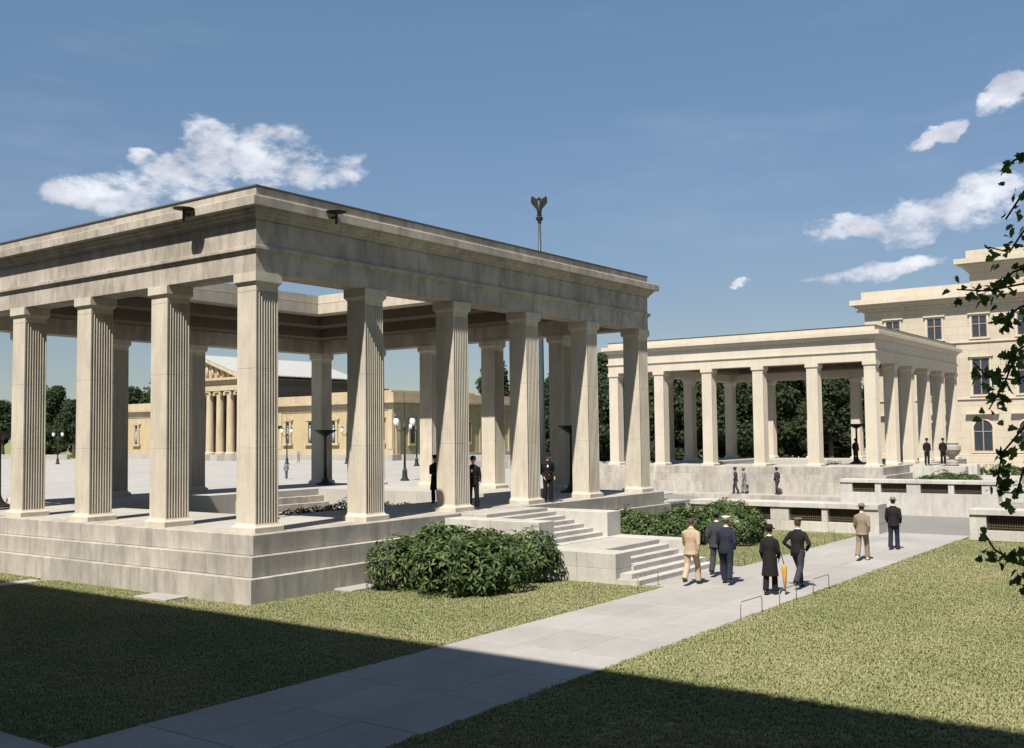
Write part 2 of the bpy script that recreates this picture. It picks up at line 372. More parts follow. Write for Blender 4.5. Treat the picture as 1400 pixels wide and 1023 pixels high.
for (x, y, w, h, r) in ((-1.72, 1.75, .7, 1.3, .05), (2.2, -1.5, 1.2, .75, 0)):
    o = obj('paving_slab', bx(-w/2, w/2, -h/2, h/2, -.05, .075, .012), M_PAVE, None, (x, y, G)); o.rotation_euler.z = r
    tag(o, 'pale stone slab lying in the grass at the left podium face' if h > w else 'pale stone slab lying in the grass beside the big bush', 'slab')
# steps from the paths down to the street
for (xa, sgn) in ((SX0, 1), (SX1, -1)):
    r = tag(empty('street_steps', (xa, -10.5, -2.62)), kind='structure')
    for k in range(6):
        h = .155*(6-k)-.02
        a, b = (k*.34+.01, (k+1)*.34) if sgn > 0 else (-(k+1)*.34, -k*.34-.01)
        obj('step', bx(a, b, -1.7, 1.7, -.02, h), M_POD, r)

# ------------------------------------------------------------------ the two colonnades
sa, sb = 4.0748, 3.8282
LX, LY = 5*sa, 5*sb
def fluted(hw, nf=8, depth=.042, seg=4):
    """square outline with concave flutes on each side"""
    edge = .028; span = 2*hw - 2*edge; fw = span/nf; pts = []
    for s in range(4):
        ca, sa_ = math.cos(s*PI/2), math.sin(s*PI/2)
        loc = [(-hw, -hw)]
        for f in range(nf):
            for q in range(seg+1):
                if q == 0 and f > 0:
                    u = -hw+edge+f*fw+.010; loc.append((u, -hw)); continue
                th = PI*q/seg
                u = -hw+edge+f*fw+.010+(fw-.010)*(q/seg)
                loc.append((u, -hw+(depth if s % 2 == 0 else depth*.3)*math.sin(th)))
        for (x, y) in loc: pts.append((x*ca-y*sa_, x*sa_+y*ca))
    return pts
def pillar_meshes():
    bm = bmesh.new()
    bot = fluted(.385); zs = [.23, 2.195, 2.2, 2.206, 2.211, 4.295, 4.3, 4.306, 4.311, 6.36]; ins = {2: .007, 3: .007, 6: .007, 7: .007}
    n = len(bot); rings = []
    for i, z in enumerate(zs):
        k = 1-.028*(z/6.4)-ins.get(i, 0)/.385; rings.append([bm.verts.new((x*k, y*k, z)) for x, y in bot])
    for a, b in zip(rings, rings[1:]):
        for i in range(n): bm.faces.new((a[i], a[(i+1) % n], b[(i+1) % n], b[i]))
    bm.faces.new(rings[0][::-1]); bm.faces.new(rings[-1])
    sh = mesh_of('pillar', bm, M_PIL)
    bm = bmesh.new()
    prof = [(.487, 0), (.487, .13), (.475, .15), (.425, .17), (.40, .20), (.39, .232)]
    rr = [[bm.verts.new((sx*r, sy*r, z)) for sx, sy in ((-1, -1), (1, -1), (1, 1), (-1, 1))] for r, z in prof]
    for a, b in zip(rr, rr[1:]):
        for i in range(4): bm.faces.new((a[i], a[(i+1) % 4], b[(i+1) % 4], b[i]))
    bm.faces.new(rr[0][::-1]); bm.faces.new(rr[-1])
    pl = mesh_of('plinth', bm, M_PIL)
    bm = bmesh.new()
    prof = [(.372, 6.362), (.374, 6.50), (.385, 6.53), (.41, 6.56), (.445, 6.60), (.45, 6.61), (.45, 6.845)]
    rr = [[bm.verts.new((sx*r, sy*r, z)) for sx, sy in ((-1, -1), (1, -1), (1, 1), (-1, 1))] for r, z in prof]
    for a, b in zip(rr, rr[1:]):
        for i in range(4): bm.faces.new((a[i], a[(i+1) % 4], b[(i+1) % 4], b[i]))
    bm.faces.new(rr[0][::-1]); bm.faces.new(rr[-1])
    return sh, pl, mesh_of('capital', bm, M_PIL)
PM = pillar_meshes()
def ring_piece(prof, side, t0, t1, m0, m1, Lx=LX, Ly=LY):
    """extruded (offset, z) profile on one side of a rectangle; m0/m1 = mitred end"""
    L = (Lx, Ly, Lx, Ly)[side]; bm = bmesh.new(); A = []; B = []
    def P(t, o, z):
        if side == 0: return (t, -o, z)
        if side == 1: return (Lx+o, t, z)
        if side == 2: return (Lx-t, Ly+o, z)
        return (-o, Ly-t, z)
    for o_, z in prof:
        A.append(bm.verts.new(P((-o_ if m0 else t0), o_, z))); B.append(bm.verts.new(P((L+o_ if m1 else t1), o_, z)))
    n = len(prof); bm.faces.new(A); bm.faces.new(B[::-1])
    for i in range(n): bm.faces.new((A[i], A[(i+1) % n], B[(i+1) % n], B[i]))
    return bm
def ring_blocks(name, prof, mat, parent, nper, gap=.008, shift=False, zj=0):
    for s in range(4):
        L = (LX, LY, LX, LY)[s]; n = nper[s % 2]
        cuts = [i*L/n for i in range(n+1)]
        if shift: cuts = [0]+[(i+.5)*L/n for i in range(n)]+[L]
        for i in range(len(cuts)-1):
            a, b = cuts[i]+gap/2, cuts[i+1]-gap/2
            first, last = i == 0, i == len(cuts)-2
            obj(name, ring_piece(prof, s, a if not first else 0, b if not last else L, first, last), mat, parent)
def rect(o0, o1, z0, z1, b=.008):
    return [(o0, z0), (o1-b, z0), (o1, z0+b), (o1, z1-b), (o1-b, z1), (o0, z1)]
def build_temple(label, group):
    T = tag(empty('stone_colonnade', (0, 0, G)), label, 'colonnade', group)
    R = empty('entablature', (0, 0, -G), 0, T)   # shift so that z = 0 is the podium top
    Pd = empty('podium', (0, 0, -G), 0, T)
    for i in range(6):
        for j in range(6):
            if i in (0, 5) or j in (0, 5):
                p = put('pillar', PM[0], T, (i*sa, j*sb, -G), (0, 0, 0))
                put('plinth', PM[1], p); put('capital', PM[2], p)
    ring_blocks('architrave_block', [(-.42, 6.85), (.405, 6.85), (.405, 7.37), (.44, 7.39), (.44, 7.43), (.50, 7.46), (.50, 7.545), (.47, 7.56), (-.42, 7.56)], M_ENT, R, (5, 5))
    ring_blocks('frieze_block', rect(-.1, .403, 7.563, 8.25), M_ENT, R, (5, 5), shift=True)
    ring_blocks('cornice_block', [(-.1, 8.253), (.46, 8.253), (.47, 8.33), (.53, 8.36), (.55, 8.43), (.60, 8.45), (.62, 8.52), (.785, 8.535), (.79, 8.54), (.79, 8.77), (.77, 8.79), (.38, 8.83), (-.1, 8.83)], M_ENT, R, (10, 9))
    ring_blocks('parapet_block', rect(-.1, .41, 8.833, 9.12), M_ENT, R, (7, 7), gap=.006)
    for s in range(4):
        obj('coping', ring_piece([(-.3, 9.122), (.44, 9.122), (.44, 9.165), (-.3, 9.185)], s, 0, 0, True, True), M_COPING_SHADE, R)
        obj('roof_slab', ring_piece([(-3.7, 8.46), (-.12, 8.46), (-.12, 9.10), (-3.7, 9.2)], s, 0, 0, True, True), M_ENT, R)
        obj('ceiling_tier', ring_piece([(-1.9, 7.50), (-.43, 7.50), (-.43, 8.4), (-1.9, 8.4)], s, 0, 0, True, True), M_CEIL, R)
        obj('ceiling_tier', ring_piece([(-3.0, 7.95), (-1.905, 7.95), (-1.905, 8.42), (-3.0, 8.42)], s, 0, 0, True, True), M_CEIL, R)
        obj('inner_fascia', ring_piece([(-3.9, 8.40), (-3.005, 8.40), (-3.005, 8.45), (-3.69, 8.45), (-3.69, 8.9), (-3.9, 8.87)], s, 0, 0, True, True), M_LIME, R)
        obj('inner_parapet', ring_piece([(-3.82, 8.903), (-3.705, 8.903), (-3.705, 9.29), (-3.82, 9.30)], s, 0, 0, True, True), M_LIME, R)
    # podium: three courses of blocks round a core
    for name, o1, z1, z0, nn in (('podium_block', .80, 0, -.516, (12, 11)), ('podium_block', 1.02, -.52, -1.036, (11, 12)), ('podium_block', 1.22, -1.04, -1.85, (12, 11))):
        ring_blocks(name, rect(-.1, o1, z0, z1, .012), M_POD, Pd, nn, gap=.007, shift=(z1 == -.52))
    for s in range(4):
        obj('podium_core', ring_piece([(-3.8, -1.7), (-.11, -1.7), (-.11, -.002), (-3.8, -.002)], s, 0, 0, True, True), M_FLOOR, Pd)
    obj('court_floor', bx(3.7, LX-3.7, 3.7, LY-3.7, -1.7, -1.2), M_FLOOR, Pd)
    for k in range(3):
        obj('court_step', bx(11.6, LX-3.82, LY-3.8-.36*(k+1), LY-3.81-.36*k, -1.19, -.3*(k+1), .01), M_POD, Pd)
    # staircase on the right face
    St = empty('staircase', (0, 0, -G), 0, T)
    x0, x1 = 6.72, 11.75
    def cheek(xa, xb, ya, yb, za, zb, n, m):
        for i in range(n):
            for j in range(m):
                a = xa; y_a = ya+(yb-ya)*i/n; y_b = ya+(yb-ya)*(i+1)/n; z_a = za+(zb-za)*j/m; z_b = za+(zb-za)*(j+1)/m
                obj('cheek_block', bx(xa, xb, y_a+.004, y_b-.004, z_a+(.004 if j else 0), z_b, .008), M_STAIR, St)
    cheek(x0, x0+.80, -4.4, -.82, G-.04, -.10, 2, 2)
    cheek(x1-.85, x1, -4.2, -.82, G-.04, -.08, 2, 2)
    cheek(x0+.0, x0+.86, -6.97, -4.41, G-.04, -.86, 2, 2)
    cheek(x1-.78, x1+.02, -6.97, -4.21, G-.04, -.86, 2, 2)
    obj('landing', bx(x0+.861, x1-.781, -6.05, -4.41, G-.04, -.865, .01), M_FLOOR, St)
    obj('landing', bx(x0+.001, x1-.851, -4.408, -3.9, G-.04, -.857, .005), M_FLOOR, St)
    for k in range(7):      # upper flight
        z = -.0-.122*(k+1)+.0; y = -1.85-.36*k
        obj('step', bx(x0+.805, x1-.855, y-.36 if k < 6 else y-.40, -.82, z-.118 if k < 6 else -.93, z+(.0)), M_STAIR, St)
    for k in range(5):      # lower flight
        z = -.863-.136*(k+1); y = -6.05-.33*k
        xa = x0+.865 if k < 3 else x0+.20+.05*(k-3)*-4
        xb = x1-.785 if k < 3 else x1-.2
        ya = y-.33; yb = -6.04 if k < 3 else -6.98
        obj('step', bx(xa, xb, ya, yb, z-.131 if k < 4 else G-.04, z), M_STAIR, St)
        if k >= 3: obj('step', bx(x0+.865, x1-.785, -6.978, -6.05, z-.131 if k < 4 else G-.04, z), M_STAIR, St)
    # blocks under the top landing at podium edge
    obj('landing', bx(x0+.805, x1-.855, -1.85, -.822, G-.04, -.004, .008), M_FLOOR, St)
    # waterspout discs standing in front of the cornice
    for (x, y) in ((-.98, 1.9), (1.95, -.98), (1.95, LY+.98), (LX+.98, LY-1.9)):
        bm = bmesh.new(); lathe(bm, [(.03, -.05), (.08, -.04), (.27, -.012), (.29, 0), (.29, .012), (.05, .018)], 20)
        dsk = obj('roof_lamp', bm, M_IRON, T, (x, y, 8.74-G), True)
        bm = bmesh.new(); tube(bm, [(0, 0, -.06), (0, 0, -.34)], .035, 8)
        ax = (1, 0) if x < 0 else (-1, 0) if x > LX else (0, 1) if y < 0 else (0, -1)
        tube(bm, [(0, 0, -.14), (ax[0]*.25, ax[1]*.25, -.14)], .03, 6)
        obj('bracket', bm, M_IRON, dsk)
    return T, St
T1, St1 = build_temple('large roofless stone colonnade in the foreground with fluted square pillars on a stepped podium', 'twin stone colonnades')
T2 = copy_tree(T1)
T2.location = (49.71, -.84, G+.10)
T2['label'] = 'distant paler stone colonnade beyond the street, in front of dark trees'
for ch in T2.children:
    if ch.name.startswith('staircase'): ch.location.x = -1.8
# far copy: cleaner stone
far_cache = {}
def repaint(o):
    if o.type == 'MESH' and o.data.materials and o.data.materials[0] in (M_LIME, M_ENT, M_PIL):
        if o.data.name not in far_cache:
            me = o.data.copy(); me.materials[0] = M_FAR; far_cache[o.data.name] = me
        o.data = far_cache[o.data.name]
    for ch in o.children: repaint(ch)
repaint(T2)
for ch in list(T2.children):
    if ch.name.startswith('roof_lamp'):
        for q in list(ch.children): bpy.data.objects.remove(q)
        bpy.data.objects.remove(ch)
o = obj('roof_vent', bx(-.45, .45, -.3, .3, 0, .55, .02), M_IRON, None, (55.2, 15.0, 9.25)); tag(o, 'small dark box on the roof of the distant colonnade', 'roof vent')

# greenery in the sunken court
def leaf_mesh(bm, p, d, upv, L, Wd, fold=.25):
    d = d.normalized(); s_ = d.cross(upv)
    if s_.length < 1e-3: s_ = d.cross(Vector((1, 0, 0)))
    s_.normalize(); n_ = s_.cross(d).normalized()
    a = bm.verts.new(p); m1 = p+d*L*.55+n_*L*.05; t_ = bm.verts.new(p+d*L-n_*L*.12)
    l = bm.verts.new(m1-s_*Wd*.5+n_*Wd*fold); r = bm.verts.new(m1+s_*Wd*.5+n_*Wd*fold); c = bm.verts.new(m1)
    bm.faces.new((a, c, l)); bm.faces.new((a, r, c)); bm.faces.new((c, t_, l)); bm.faces.new((c, r, t_))
def shrub(name, loc, dims, n, label, group=None, L=.15, seed=1, mat=None, cat='bush'):
    rr = random.Random(seed)
    root = tag(empty(name, loc), label, cat, group)
    bm = bmesh.new(); sx, sy, sz = dims
    lumps = []
    for k in range(int(10+sx*sy*1.1)):
        a = rr.uniform(0, 2*PI); q = math.sqrt(rr.random())*.78
        lumps.append((q*math.cos(a)*sx/2, q*math.sin(a)*sy/2, (.25+.30*rr.random())*sz*(1.2-.35*q), rr.uniform(.24, .5)*sz))
    def inside(p):
        return any((p.x-a)**2+(p.y-b)**2+((p.z-c)*1.05)**2 < (r*.72)**2 for a, b, c, r in lumps)
    cnt = 0
    while cnt < n:
        a, b, c, r = rr.choice(lumps); r2_ = r*rr.uniform(.8, 1.1)
        v_ = Vector((rr.gauss(0, 1), rr.gauss(0, 1), rr.gauss(.25, .8))).normalized()
        p = Vector((a, b, c))+v_*r2_
        if p.z < .02 or inside(p): continue
        k = rr.randint(4, 7); base = rr.uniform(0, 2*PI)          # a whorl of leaves
        axis = (v_+Vector((0, 0, .5))).normalized(); s1 = axis.orthogonal().normalized(); s2 = axis.cross(s1)
        for q in range(k):
            th = base+2*PI*q/k+rr.uniform(-.2, .2)
            d_ = s1*math.cos(th)+s2*math.sin(th)+axis*rr.uniform(-.25, .55)
            leaf_mesh(bm, p+d_*.01, d_, axis, L*rr.uniform(.75, 1.2), L*.34*rr.uniform(.8, 1.2))
            cnt += 1
    me = bpy.data.meshes.new('foliage'); bm.to_mesh(me); bm.free(); me.materials.append(mat or M_BUSH)
    put('foliage', me, root)
    bm = bmesh.new()
    for k in range(int(len(lumps)*1.2)):
        a, b, c, r = lumps[k % len(lumps)]
        p0 = Vector((a*.6, b*.6, 0)); p1 = Vector((a, b, c))
        tube(bm, [p0, (p0+p1)/2+Vector((rr.uniform(-.1, .1), rr.uniform(-.1, .1), 0)), p1], [.03, .022, .012], 5)
    obj('stems', bm, M_STEM, root)
    return root
shrub('rhododendron_bush', (4.35, -3.4, G), (5.7, 4.7, 1.62), 10500, 'large rhododendron bush on the lawn left of the stairs', 'rhododendron bushes by the stairs', seed=3, L=.235)
shrub('rhododendron_bush', (15.2, -2.9, G), (3.7, 3.1, 1.35), 5500, 'smaller dark bush right beside the upper stair cheek wall', 'rhododendron bushes by the stairs', seed=5, L=.2)
shrub('rhododendron_bush', (18.3, -4.5, G), (5.0, 4.0, 1.5), 8500, 'dark bush standing right before the low grilled wall, behind the three close walkers', 'rhododendron bushes by the stairs', seed=6, L=.2)
shrub('rhododendron_bush', (51.6, -5.2, G), (4.2, 5.6, 1.5), 5000, 'distant bush behind the low grilled wall across the street', 'rhododendron bushes by the stairs', L=.24, seed=8)
shrub('rhododendron_bush', (66.0, -5.4, G), (6.0, 4.2, 1.5), 3000, 'distant bush right of the far staircase', 'rhododendron bushes by the stairs', L=.24, seed=9)
for (x, y, nm) in ((10.2, 6.6, 'long low row of dark greenery in the sunken court of the near colonnade'), (59.9, 6.0, 'long low row of dark greenery in the sunken court of the distant colonnade')):
    shrub('greenery_row', (x, y, -1.2), (11.2, 3.2, 1.25), 3500, nm, L=.2, seed=int(x), cat='greenery', mat=M_TREE)

# ------------------------------------------------------------------ low walls with grilled openings
def grill_wall(label, loc, yspan, opens, depth, ztop, zbase, facing=-1, opening_z=(-.78, -1.30), rot=0):
    """wall along y; its face at local x = 0 looks to -x; opens = list of (y0, y1)"""
    y0, y1 = yspan
    root = tag(empty('low_stone_wall', loc, rot), label, 'low wall', 'low walls with grilled openings')
    oz1, oz0 = opening_z
    H = ztop
    n = max(2, round((y1-y0)/1.9))
    for i in range(n):
        a, b = y0+(y1-y0)*i/n, y0+(y1-y0)*(i+1)/n
        obj('cap_stone', bx(-.07, depth+.06, a+.004, b-.004, H-.21, H, .012), M_STAIR, root)
        obj('base_block', bx(0, depth, a+.004, b-.004, oz0-.005-.0, zbase, .008), M_STAIR, root) if False else obj('base_block', bx(0, depth, a+.004, b-.004, zbase, oz0-.004, .008), M_STAIR, root)
    edges = sorted(opens); cur = y0
    spans = []
    for a, b in edges: spans.append((cur, a)); cur = b
    spans.append((cur, y1))
    for a, b in spans:
        if b-a > .02: obj('pier', bx(.004, depth-.004, a, b, oz0, H-.214, .006), M_STAIR, root)
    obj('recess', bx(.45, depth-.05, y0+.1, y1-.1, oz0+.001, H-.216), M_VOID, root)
    for a, b in edges:
        bm = bmesh.new(); k = int((b-a)/.085)
        for i in range(k+1):
            y = a+(b-a)*i/k; box(bm, .16, .172, y-.010, y+.010, oz0, H-.215)
        m_ = 6
        for i in range(m_+1):
            z = oz0+(H-.215-oz0)*i/m_; box(bm, .172, .184, a, b, z-.010, z+.010)
        tag(obj('grille', bm, M_GRILL, root), kind='stuff')
    return root
grill_wall('low pale stone wall with grilled openings left of the path, facing the lawn', (23.9, 0, 0), (-8.93, -.66), [(-2.69, -1.40), (-4.39, -3.09), (-6.60, -5.19), (-8.17, -6.85)], 1.05, -.50, G-.02, opening_z=(-.76, -1.27))
grill_wall('low pale stone wall with grilled openings right of the path, facing the lawn', (23.7, 0, 0), (-30, -12.36), [(-14.35, -12.95), (-16.1, -14.7), (-18.6, -17.2), (-20.3, -18.9)], 1.05, -.54, G-.02, opening_z=(-.78, -1.32))
w2 = grill_wall('tall stone wall with grilled openings across the street, bushes above it', (45.8, 0, 0), (-8.95, .1), [(-2.03, -.65), (-3.89, -2.38), (-6.25, -4.69), (-8.08, -6.57)], 1.05, -.52, -2.66, opening_z=(-.78, -1.30))
grill_wall('tall stone wall with grilled openings across the street, right of the far steps', (45.8, 0, 0), (-30, -12.4), [(-14.3, -12.9), (-16.1, -14.6), (-18.6, -17.1), (-20.2, -18.8)], 1.05, -.52, -2.66, opening_z=(-.78, -1.30))
# return walls and terraces that join the podium ends
def terrace(label, xa, xb, ya, yb, z, openings):
    r = tag(empty('terrace', ((xa+xb)/2, (ya+yb)/2, G)), label, 'terrace')
    ox, oy = r.location.x, r.location.y
    obj('core', bx(xa-ox, xb-ox, ya+.25-oy, yb-oy, -.02, z-G-.13), M_POD, r)
    nx, ny = 2, int((yb-ya)/1.6)
    w, h = (xb-xa)/nx, (yb-ya)/ny
    me = mesh_of('paving_slab', bx(-w/2+.005, w/2-.005, -h/2+.005, h/2-.005, -.12, 0, .01), M_PAVE)
    for i in range(nx):
        for j in range(ny): put('paving_slab', me, r, (xa+(i+.5)*w-ox, ya+(j+.5)*h-oy, z-G))
    return r
terrace('raised paved terrace at the right end of the near podium', 21.52, 23.88, -.66, 19.6, -.505, 0)
terrace('raised paved terrace before the left end of the distant podium', 46.87, 48.55, .12, 9, -.9, 0) if False else None

# ------------------------------------------------------------------ metal hoops by the path
def hoop_mesh(w, h=.40):
    bm = bmesh.new(); r = .06
    pts = [(-w/2, 0, -.05), (-w/2, 0, h-r), (-w/2+.02, 0, h-.02), (-w/2+r, 0, h), (w/2-r, 0, h), (w/2-.02, 0, h-.02), (w/2, 0, h-r), (w/2, 0, -.05)]
    tube(bm, pts, .011, 6, side=(0, 1, 0)); return mesh_of('edge_hoop', bm, M_HOOP, True)
HM = hoop_mesh(1.1)
hoops = [(3.9, -12.17, 'nearest thin metal hoop on the right edge of the path'), (6.0, -12.2, 'metal hoop by the right path edge in front of the walker with the umbrella'),
         (8.2, -12.22, 'metal hoop by the right path edge beyond the striding dark walker'), (6.5, -8.1, 'metal hoop on the grass edge in front of the staircase foot'),
         (11.9, -8.27, 'metal hoop at the left path edge behind the group of walkers'), (15.6, -8.3, 'metal hoop at the left path edge right of the dark bush'), (20.0, -8.3, 'farthest metal hoop, at the left path edge before the low wall')]
for i, (x, y, lb) in enumerate(hoops):
    h = put('edge_hoop', HM, None, (x, y, G), (0, 0, random.uniform(-.06, .06))); tag(h, lb, 'hoop', 'metal hoops along the path edges')

# ------------------------------------------------------------------ fire bowls, lamps, eagle pole
def fire_bowl():
    root = empty('fire_bowl')
    bm = bmesh.new(); lathe(bm, [(.50, 0), (.50, .05), (.40, .09), (.22, .17), (.12, .34), (.09, .45)], 20); obj('base', bm, M_BRONZE, root, smooth=False)
    bm = bmesh.new(); lathe(bm, [(.085, .45), (.075, 1.2), (.065, 2.45), (.10, 2.52)], 14); obj('stem', bm, M_BRONZE, root, smooth=True)
    bm = bmesh.new(); lathe(bm, [(.08, 2.50), (.20, 2.55), (.42, 2.68), (.56, 2.78), (.585, 2.80), (.585, 2.83), (.50, 2.80), (.1, 2.68)], 24); obj('bowl', bm, M_BRONZE, root)
    return root
B0 = fire_bowl()
bowls = [((19.55, 18.0, 0), 'dark bronze fire bowl on a stem by the far corner pillar of the near colonnade'), ((18.82, 2.32, 0), 'dark bronze fire bowl on a stem by the right corner pillar of the near colonnade'),
         ((2.8, 3.1, 0), 'dark bronze fire bowl mostly hidden behind the nearest corner pillar'), ((1.8, 16.8, 0), 'dark bronze fire bowl at the left rear corner of the near colonnade'),
         ((56.6, 2.5, .1), 'dark bronze fire bowl beside a guard in the distant colonnade')]
for i, (p, lb) in enumerate(bowls):
    b = B0 if i == 0 else copy_tree(B0); b.location = p; tag(b, lb, 'fire bowl', 'bronze fire bowls')
def lamp():
    root = empty('street_lamp')
    bm = bmesh.new(); lathe(bm, [(.42, 0), (.42, .12), (.30, .22), (.24, .5), (.22, 1.0), (.15, 1.1), (.12, 1.25)], 14); obj('base', bm, M_LAMPG, root)
    bm = bmesh.new(); lathe(bm, [(.11, 1.25), (.10, 3), (.085, 4.7), (.15, 4.85), (.16, 5.0), (.07, 5.1), (.05, 6.6), (.02, 8.3)], 12); obj('post', bm, M_LAMPG, root, smooth=True)
    for s in (-1, 1):
        bm = bmesh.new(); pts = [(s*.08, 0, 4.8), (s*.35, 0, 4.62), (s*.62, 0, 4.68), (s*.76, 0, 4.95), (s*.76, 0, 5.12)]
        tube(bm, pts, [.06, .05, .045, .045, .06], 7, side=(0, 1, 0)); arm = obj('arm', bm, M_LAMPG, root, smooth=True)
        bm = bmesh.new(); lathe(bm, [(.09, 5.12), (.2, 5.2), (.27, 5.45), (.26, 5.65), (.17, 5.85), (.08, 5.92)], 14, (s*.76, 0)); obj('globe', bm, M_GLOBE, arm, smooth=True)
        bm = bmesh.new(); lathe(bm, [(.28, 5.90), (.27, 5.94), (.08, 6.0), (.03, 6.2)], 10, (s*.76, 0)); obj('lamp_cap', bm, M_LAMPG, arm)
    return root
L0 = lamp(); L0.rotation_euler.z = math.radians(-54)
lamps = [((54.0, 43.7), 'tall two-globe street lamp on the plaza, nearest, seen right of the second pillar'), ((89.3, 73.5), 'smaller two-globe lamp on the plaza just right of the nearest lamp'),
         ((80, 147.4), 'far two-globe lamp on the plaza at the left, before dark trees'), ((89.6, 100.1), 'two-globe lamp on the plaza before the yellow museum wing'), ((95.0, 92.7), 'two-globe lamp before the corner of the yellow museum')]
for i, ((x, y), lb) in enumerate(lamps):
    l = L0 if i == 0 else copy_tree(L0); l.location = (x, y, G-.03); tag(l, lb, 'street lamp', 'two-globe street lamps on the plaza')
    l.rotation_euler.z = math.atan2(y-CAMLOC.y, x-CAMLOC.x)-PI/2+random.uniform(-.2, .2)
    if i > 1: l.scale = (.93,)*3
def eagle_pole(x, y, H):
    root = tag(empty('eagle_pole', (x, y, G)), 'tall grey pole topped by a dark eagle rising behind the near colonnade roof', 'pole')
    bm = bmesh.new(); lathe(bm, [(.32, 0), (.29, 8), (.21, 20), (.15, H-3.0)], 14); obj('pole', bm, M_POLE, root, smooth=True)
    bm = bmesh.new(); lathe(bm, [(.14, H-3.0), (.22, H-2.85), (.16, H-2.75), (.36, H-2.55), (.40, H-2.35), (.22, H-2.2), (.30, H-2.05), (.12, H-1.95)], 14); obj('capital', bm, M_IRON, root)
    bm = bmesh.new()
    tube(bm, [(0, 0, H-2.0), (0, -.02, H-1.7), (0, -.05, H-1.2), (0, .05, H-.7), (0, .1, H-.42)], [(.18, .14), (.26, .2), (.32, .26), (.24, .2), (.12, .12)], 12, side=(1, 0, 0))
    ball(bm, (0, .08, H-.30), .17, 2, (1, 1.1, 1)); tube(bm, [(0, -.02, H-.3), (0, -.22, H-.34), (0, -.26, H-.42)], [.07, .05, .012], 6, side=(1, 0, 0))
    tube(bm, [(0, .1, H-1.5), (0, .25, H-2.1)], [(.24, .06), (.14, .04)], 8, side=(1, 0, 0))
    e = obj('eagle_body', bm, M_IRON, root, smooth=True)
    for s in (-1, 1):
        bm = bmesh.new()
        out = [(.16, -1.15), (.42, -.80), (.80, -.28), (1.12, .02), (1.40, .05), (1.55, -.12), (1.58, -.45), (1.38, -.78), (1.02, -1.02), (.66, -1.22), (.36, -1.5), (.16, -1.62)]
        a = [bm.verts.new((s*x_*.54, .10, H-.1+z_)) for x_, z_ in out]; b = [bm.verts.new((s*x_*.54, .24, H-.1+z_)) for x_, z_ in out]
        n = len(out); bm.faces.new(a); bm.faces.new(b[::-1])
        for i in range(n): bm.faces.new((a[i], a[(i+1) % n], b[(i+1) % n], b[i]))
        for k in range(6):                      # feathers
            x_ = (.45+.19*k)*.52; tube(bm, [(s*x_, .09, H-.35+.05*k), (s*(x_+.10), .13, H-1.15+.08*k)], [.09, .05], 5, side=(1, 0, 0))
        obj('wing', bm, M_IRON, root)
    root.rotation_euler.z = math.radians(-50)
eagle_pole(70, 39.15, 29.0)

# ------------------------------------------------------------------ buildings
def window(parent, y, z0, w, h, x, arched=False, frame=True, sgn=-1):
    """window in a wall whose face is at local x, looking to -x"""
    bm = bmesh.new(); t_ = .16
    fr = empty('window', (x, y, z0), 0, parent)
    def arc(w_, h_, n=10):
        if not arched: return [(-w_/2, 0), (w_/2, 0), (w_/2, h_), (-w_/2, h_)]
        p = [(-w_/2, 0), (w_/2, 0)]
        for k in range(n+1):
            a = PI*k/n; p.append((w_/2*math.cos(a), h_-w_/2+w_/2*math.sin(a)))
        return p
    inn, out = arc(w, h), arc(w+2*t_, h+t_)
    n = len(inn); rings = []
    for pts, xx in ((out, .0), (out, -.10), (inn, -.10), (inn, .35)):
        rings.append([bm.verts.new((xx, a, b-(0 if a is None else 0))) for a, b in pts])
    for a, b in zip(rings, rings[1:]):
        for k in range(n): bm.faces.new((a[k], a[(k+1) % n], b[(k+1) % n], b[k]))
    obj('surround', bm, M_TRIM, fr)
    bm = bmesh.new(); bm.faces.new([bm.verts.new((-.022, a, b)) for a, b in arc(w-.002, h-.001)])
    obj('pane', bm, M_GLASS, fr)
    bm = bmesh.new()
    box(bm, -.085, -.025, -.04, .04, .02, h-.04); box(bm, -.082, -.027, -w/2+.02, w/2-.02, h*.62, h*.62+.07)
    box(bm, -.083, -.026, -w/2, -w/2+.07, .01, h-(w/2 if arched else .02)); box(bm, -.083, -.026, w/2-.07, w/2, .01, h-(w/2 if arched else .02)); box(bm, -.08, -.028, -w/2+.07, w/2-.07, .0, .07)
    obj('glazing_bars', bm, M_FRAMEW, fr)
    obj('sill', bx(-.22, .0, -w/2-.25, w/2+.25, -.16, -.003), M_TRIM, fr)
    if not arched: obj('lintel', bx(-.24, 0, -w/2-.32, w/2+.32, h+t_+.02, h+t_+.16), M_TRIM, fr)
    return fr
